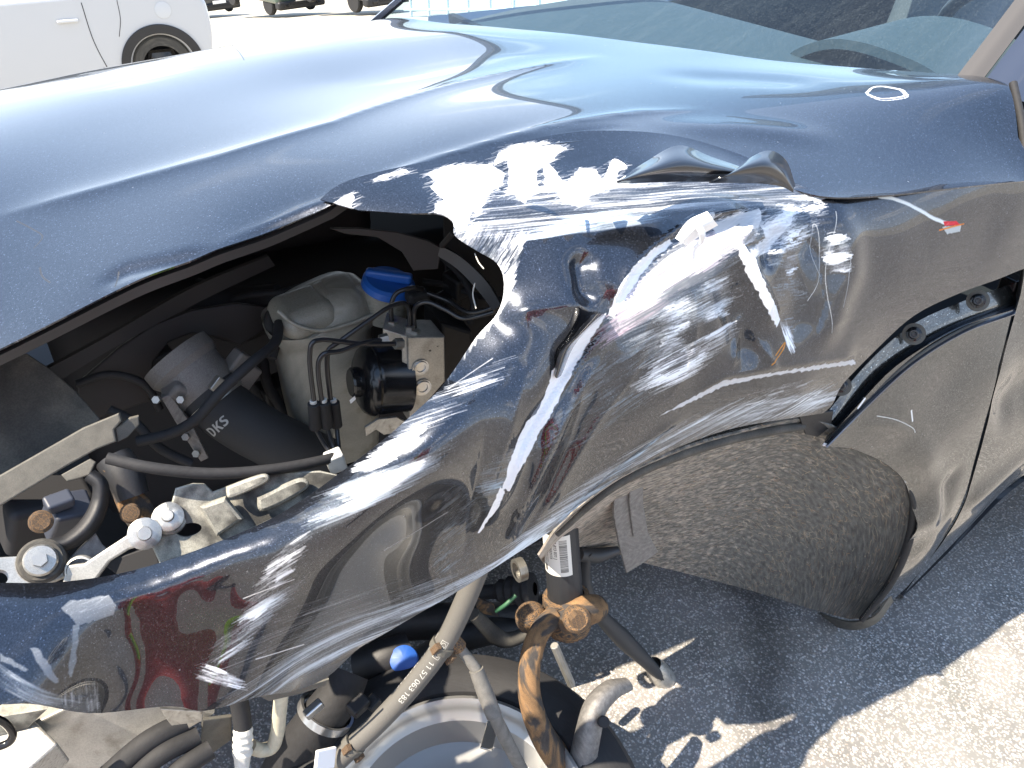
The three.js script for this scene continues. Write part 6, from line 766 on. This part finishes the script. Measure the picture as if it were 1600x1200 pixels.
// ------------------------------------------------------------------ the photographer, mirrored in the front of the fender
{
  const who = thing('person', 'person in red workwear with a green lanyard, mirrored in the front of the fender', 'person');
  const cap = (p, a, b, ra, rb) => { const bx = b[0] - a[0], by = b[1] - a[1], bz = b[2] - a[2], px = p[0] - a[0], py = p[1] - a[1], pz = p[2] - a[2], t = clamp((px * bx + py * by + pz * bz) / (bx * bx + by * by + bz * bz)); return Math.hypot(px - t * bx, py - t * by, pz - t * bz) - (ra + (rb - ra) * t); };
  const body = (bones, centre, half, res, k, grow = 0) => {
    const mc = new MarchingCubes(res, M.white, false, false, 160000); mc.isolation = 0;
    for (let z = 0; z < res; z++) for (let y = 0; y < res; y++) for (let x = 0; x < res; x++) { const p = [centre[0] + half * ((x - res / 2) / (res / 2)), centre[1] + half * ((y - res / 2) / (res / 2)), centre[2] + half * ((z - res / 2) / (res / 2))]; let d = 1e3; for (const [a, b, ra, rb] of bones) { const e = cap(p, a, b, ra + grow, rb + grow), h = clamp(0.5 + 0.5 * (d - e) / k); d = d + (e - d) * h - k * h * (1 - h); } mc.field[x + y * res + z * res * res] = -d; }
    mc.update(); const n = mc.count, pos = [], nor = [], uv = []; for (let i = 0; i < n; i++) { pos.push(centre[0] + half * mc.positionArray[3 * i], centre[1] + half * mc.positionArray[3 * i + 1], centre[2] + half * mc.positionArray[3 * i + 2]); nor.push(mc.normalArray[3 * i], mc.normalArray[3 * i + 1], mc.normalArray[3 * i + 2]); uv.push(0, 0); }
    return geo(pos, nor, uv, null);
  };
  const X = -0.2, Z = 2.02, neck = [X, 1.50, Z], sL = [X - 0.19, 1.43, Z], sR = [X + 0.19, 1.43, Z], eL = [X - 0.25, 1.15, Z + 0.02], eR = [X + 0.25, 1.15, Z + 0.02], wL = [X - 0.27, 0.90, Z - 0.06], wR = [X + 0.27, 0.90, Z - 0.06];
  const torso = [[[X - 0.08, 1.0, Z], [X + 0.08, 1.0, Z], 0.13, 0.13], [[X, 1.02, Z], [X, 1.34, Z], 0.155, 0.165], [[X - 0.14, 1.38, Z], [X + 0.14, 1.38, Z], 0.085, 0.085]], arms = [[sL, eL, 0.062, 0.05], [eL, wL, 0.05, 0.034], [sR, eR, 0.062, 0.05], [eR, wR, 0.05, 0.034]];
  const legs = [[[X - 0.1, 0.95, Z], [X - 0.13, 0.52, Z - 0.02], 0.095, 0.066], [[X - 0.13, 0.52, Z - 0.02], [X - 0.14, 0.10, Z + 0.02], 0.064, 0.042], [[X + 0.1, 0.95, Z], [X + 0.13, 0.52, Z - 0.02], 0.095, 0.066], [[X + 0.13, 0.52, Z - 0.02], [X + 0.14, 0.10, Z + 0.02], 0.064, 0.042]];
  const feet = [-0.14, 0.14].map((o) => [[X + o, 0.055, Z + 0.03], [X + o * 1.2, 0.045, Z - 0.15], 0.045, 0.038]);
  const head = [[[X, 1.62, Z - 0.01], [X, 1.70, Z], 0.078, 0.092], [[X, 1.585, Z - 0.045], [X, 1.64, Z - 0.04], 0.05, 0.06], [neck, [X, 1.6, Z], 0.055, 0.052], [[X, 1.635, Z - 0.1], [X, 1.655, Z - 0.092], 0.013, 0.009], [[X - 0.088, 1.63, Z], [X - 0.09, 1.67, Z + 0.006], 0.012, 0.016], [[X + 0.088, 1.63, Z], [X + 0.09, 1.67, Z + 0.006], 0.012, 0.016]];
  const hand = (w, s) => { const o = [[w, [w[0], w[1] - 0.075, w[2] - 0.012], 0.024, 0.03], [[w[0], w[1] - 0.05, w[2] - 0.03], [w[0], w[1] - 0.08, w[2] + 0.022], 0.015, 0.015]], len = [0.066, 0.074, 0.068, 0.052]; for (let i = 0; i < 4; i++) { const a = [w[0], w[1] - 0.085, w[2] - 0.036 + 0.0195 * i], b = [a[0] + s * 0.006, a[1] - len[i] * 0.55, a[2]], c = [b[0] + s * 0.016, b[1] - len[i] * 0.42, b[2]]; o.push([a, b, 0.0092, 0.0086], [b, c, 0.0086, 0.0074]); } const t = [w[0] + s * 0.004, w[1] - 0.03, w[2] - 0.03], q = [t[0] + s * 0.012, t[1] - 0.035, t[2] - 0.028]; o.push([t, q, 0.0115, 0.0098], [q, [q[0] + s * 0.008, q[1] - 0.03, q[2] - 0.006], 0.0098, 0.0082]); return o; };
  const skinM = std([0.50, 0.30, 0.21], 0.6), skin = mergeGeometries([body([...torso, ...arms, ...legs, ...feet, [neck, [X, 1.58, Z], 0.055, 0.052]], [X, 0.9, Z], 0.98, 96, 0.03, -0.012), body(head, [X, 1.62, Z], 0.19, 60, 0.02), body(hand(wL, 1), [wL[0], wL[1] - 0.08, wL[2]], 0.13, 60, 0.005), body(hand(wR, -1), [wR[0], wR[1] - 0.08, wR[2]], 0.13, 60, 0.005)]);
  part('body', skin, skinM, who);
  part('jacket', body([...torso, [[X, 1.36, Z], [X, 1.49, Z], 0.11, 0.062], ...arms.map(([a, b, ra, rb]) => [a, b, ra + 0.008, rb + 0.012])], [X, 1.2, Z], 0.46, 84, 0.03, 0.012), std([0.72, 0.05, 0.04], 0.85), who);
  part('trousers', body([[[X - 0.07, 0.97, Z], [X + 0.07, 0.97, Z], 0.125, 0.125], ...legs], [X, 0.55, Z], 0.56, 84, 0.03, 0.014), std([0.70, 0.05, 0.04], 0.85), who);
  part('shoe', body([feet[0]], [X - 0.15, 0.06, Z - 0.06], 0.2, 40, 0.01, 0.008), M.rubber, who); part('shoe', body([feet[1]], [X + 0.15, 0.06, Z - 0.06], 0.2, 40, 0.01, 0.008), M.rubber, who);
  part('hair', body([[[X, 1.71, Z + 0.02], [X, 1.66, Z + 0.05], 0.094, 0.082]], [X, 1.69, Z + 0.03], 0.18, 48, 0.01), std([0.03, 0.02, 0.014], 0.8), who);
  for (const o of [-0.033, 0.033]) part('eye', (() => { const g = new THREE.SphereGeometry(0.012, 14, 10); g.translate(X + o, 1.668, Z - 0.078); return g; })(), M.white, who);
  part('mouth', [rbox(0.045, 0.007, 0.008, [X, 1.60, Z - 0.092], 0.003)], std([0.35, 0.12, 0.1], 0.6), who);
  part('lanyard', tube([[X - 0.07, 1.47, Z - 0.10], [X - 0.05, 1.36, Z - 0.19], [X + 0.0, 1.15, Z - 0.2], [X + 0.05, 0.86, Z - 0.2], [X + 0.10, 0.55, Z - 0.2]], 0.03, 40, 8, 0.3), std([0.4, 0.8, 0.06], 0.7), who);
}

renderer.render(scene, camera);
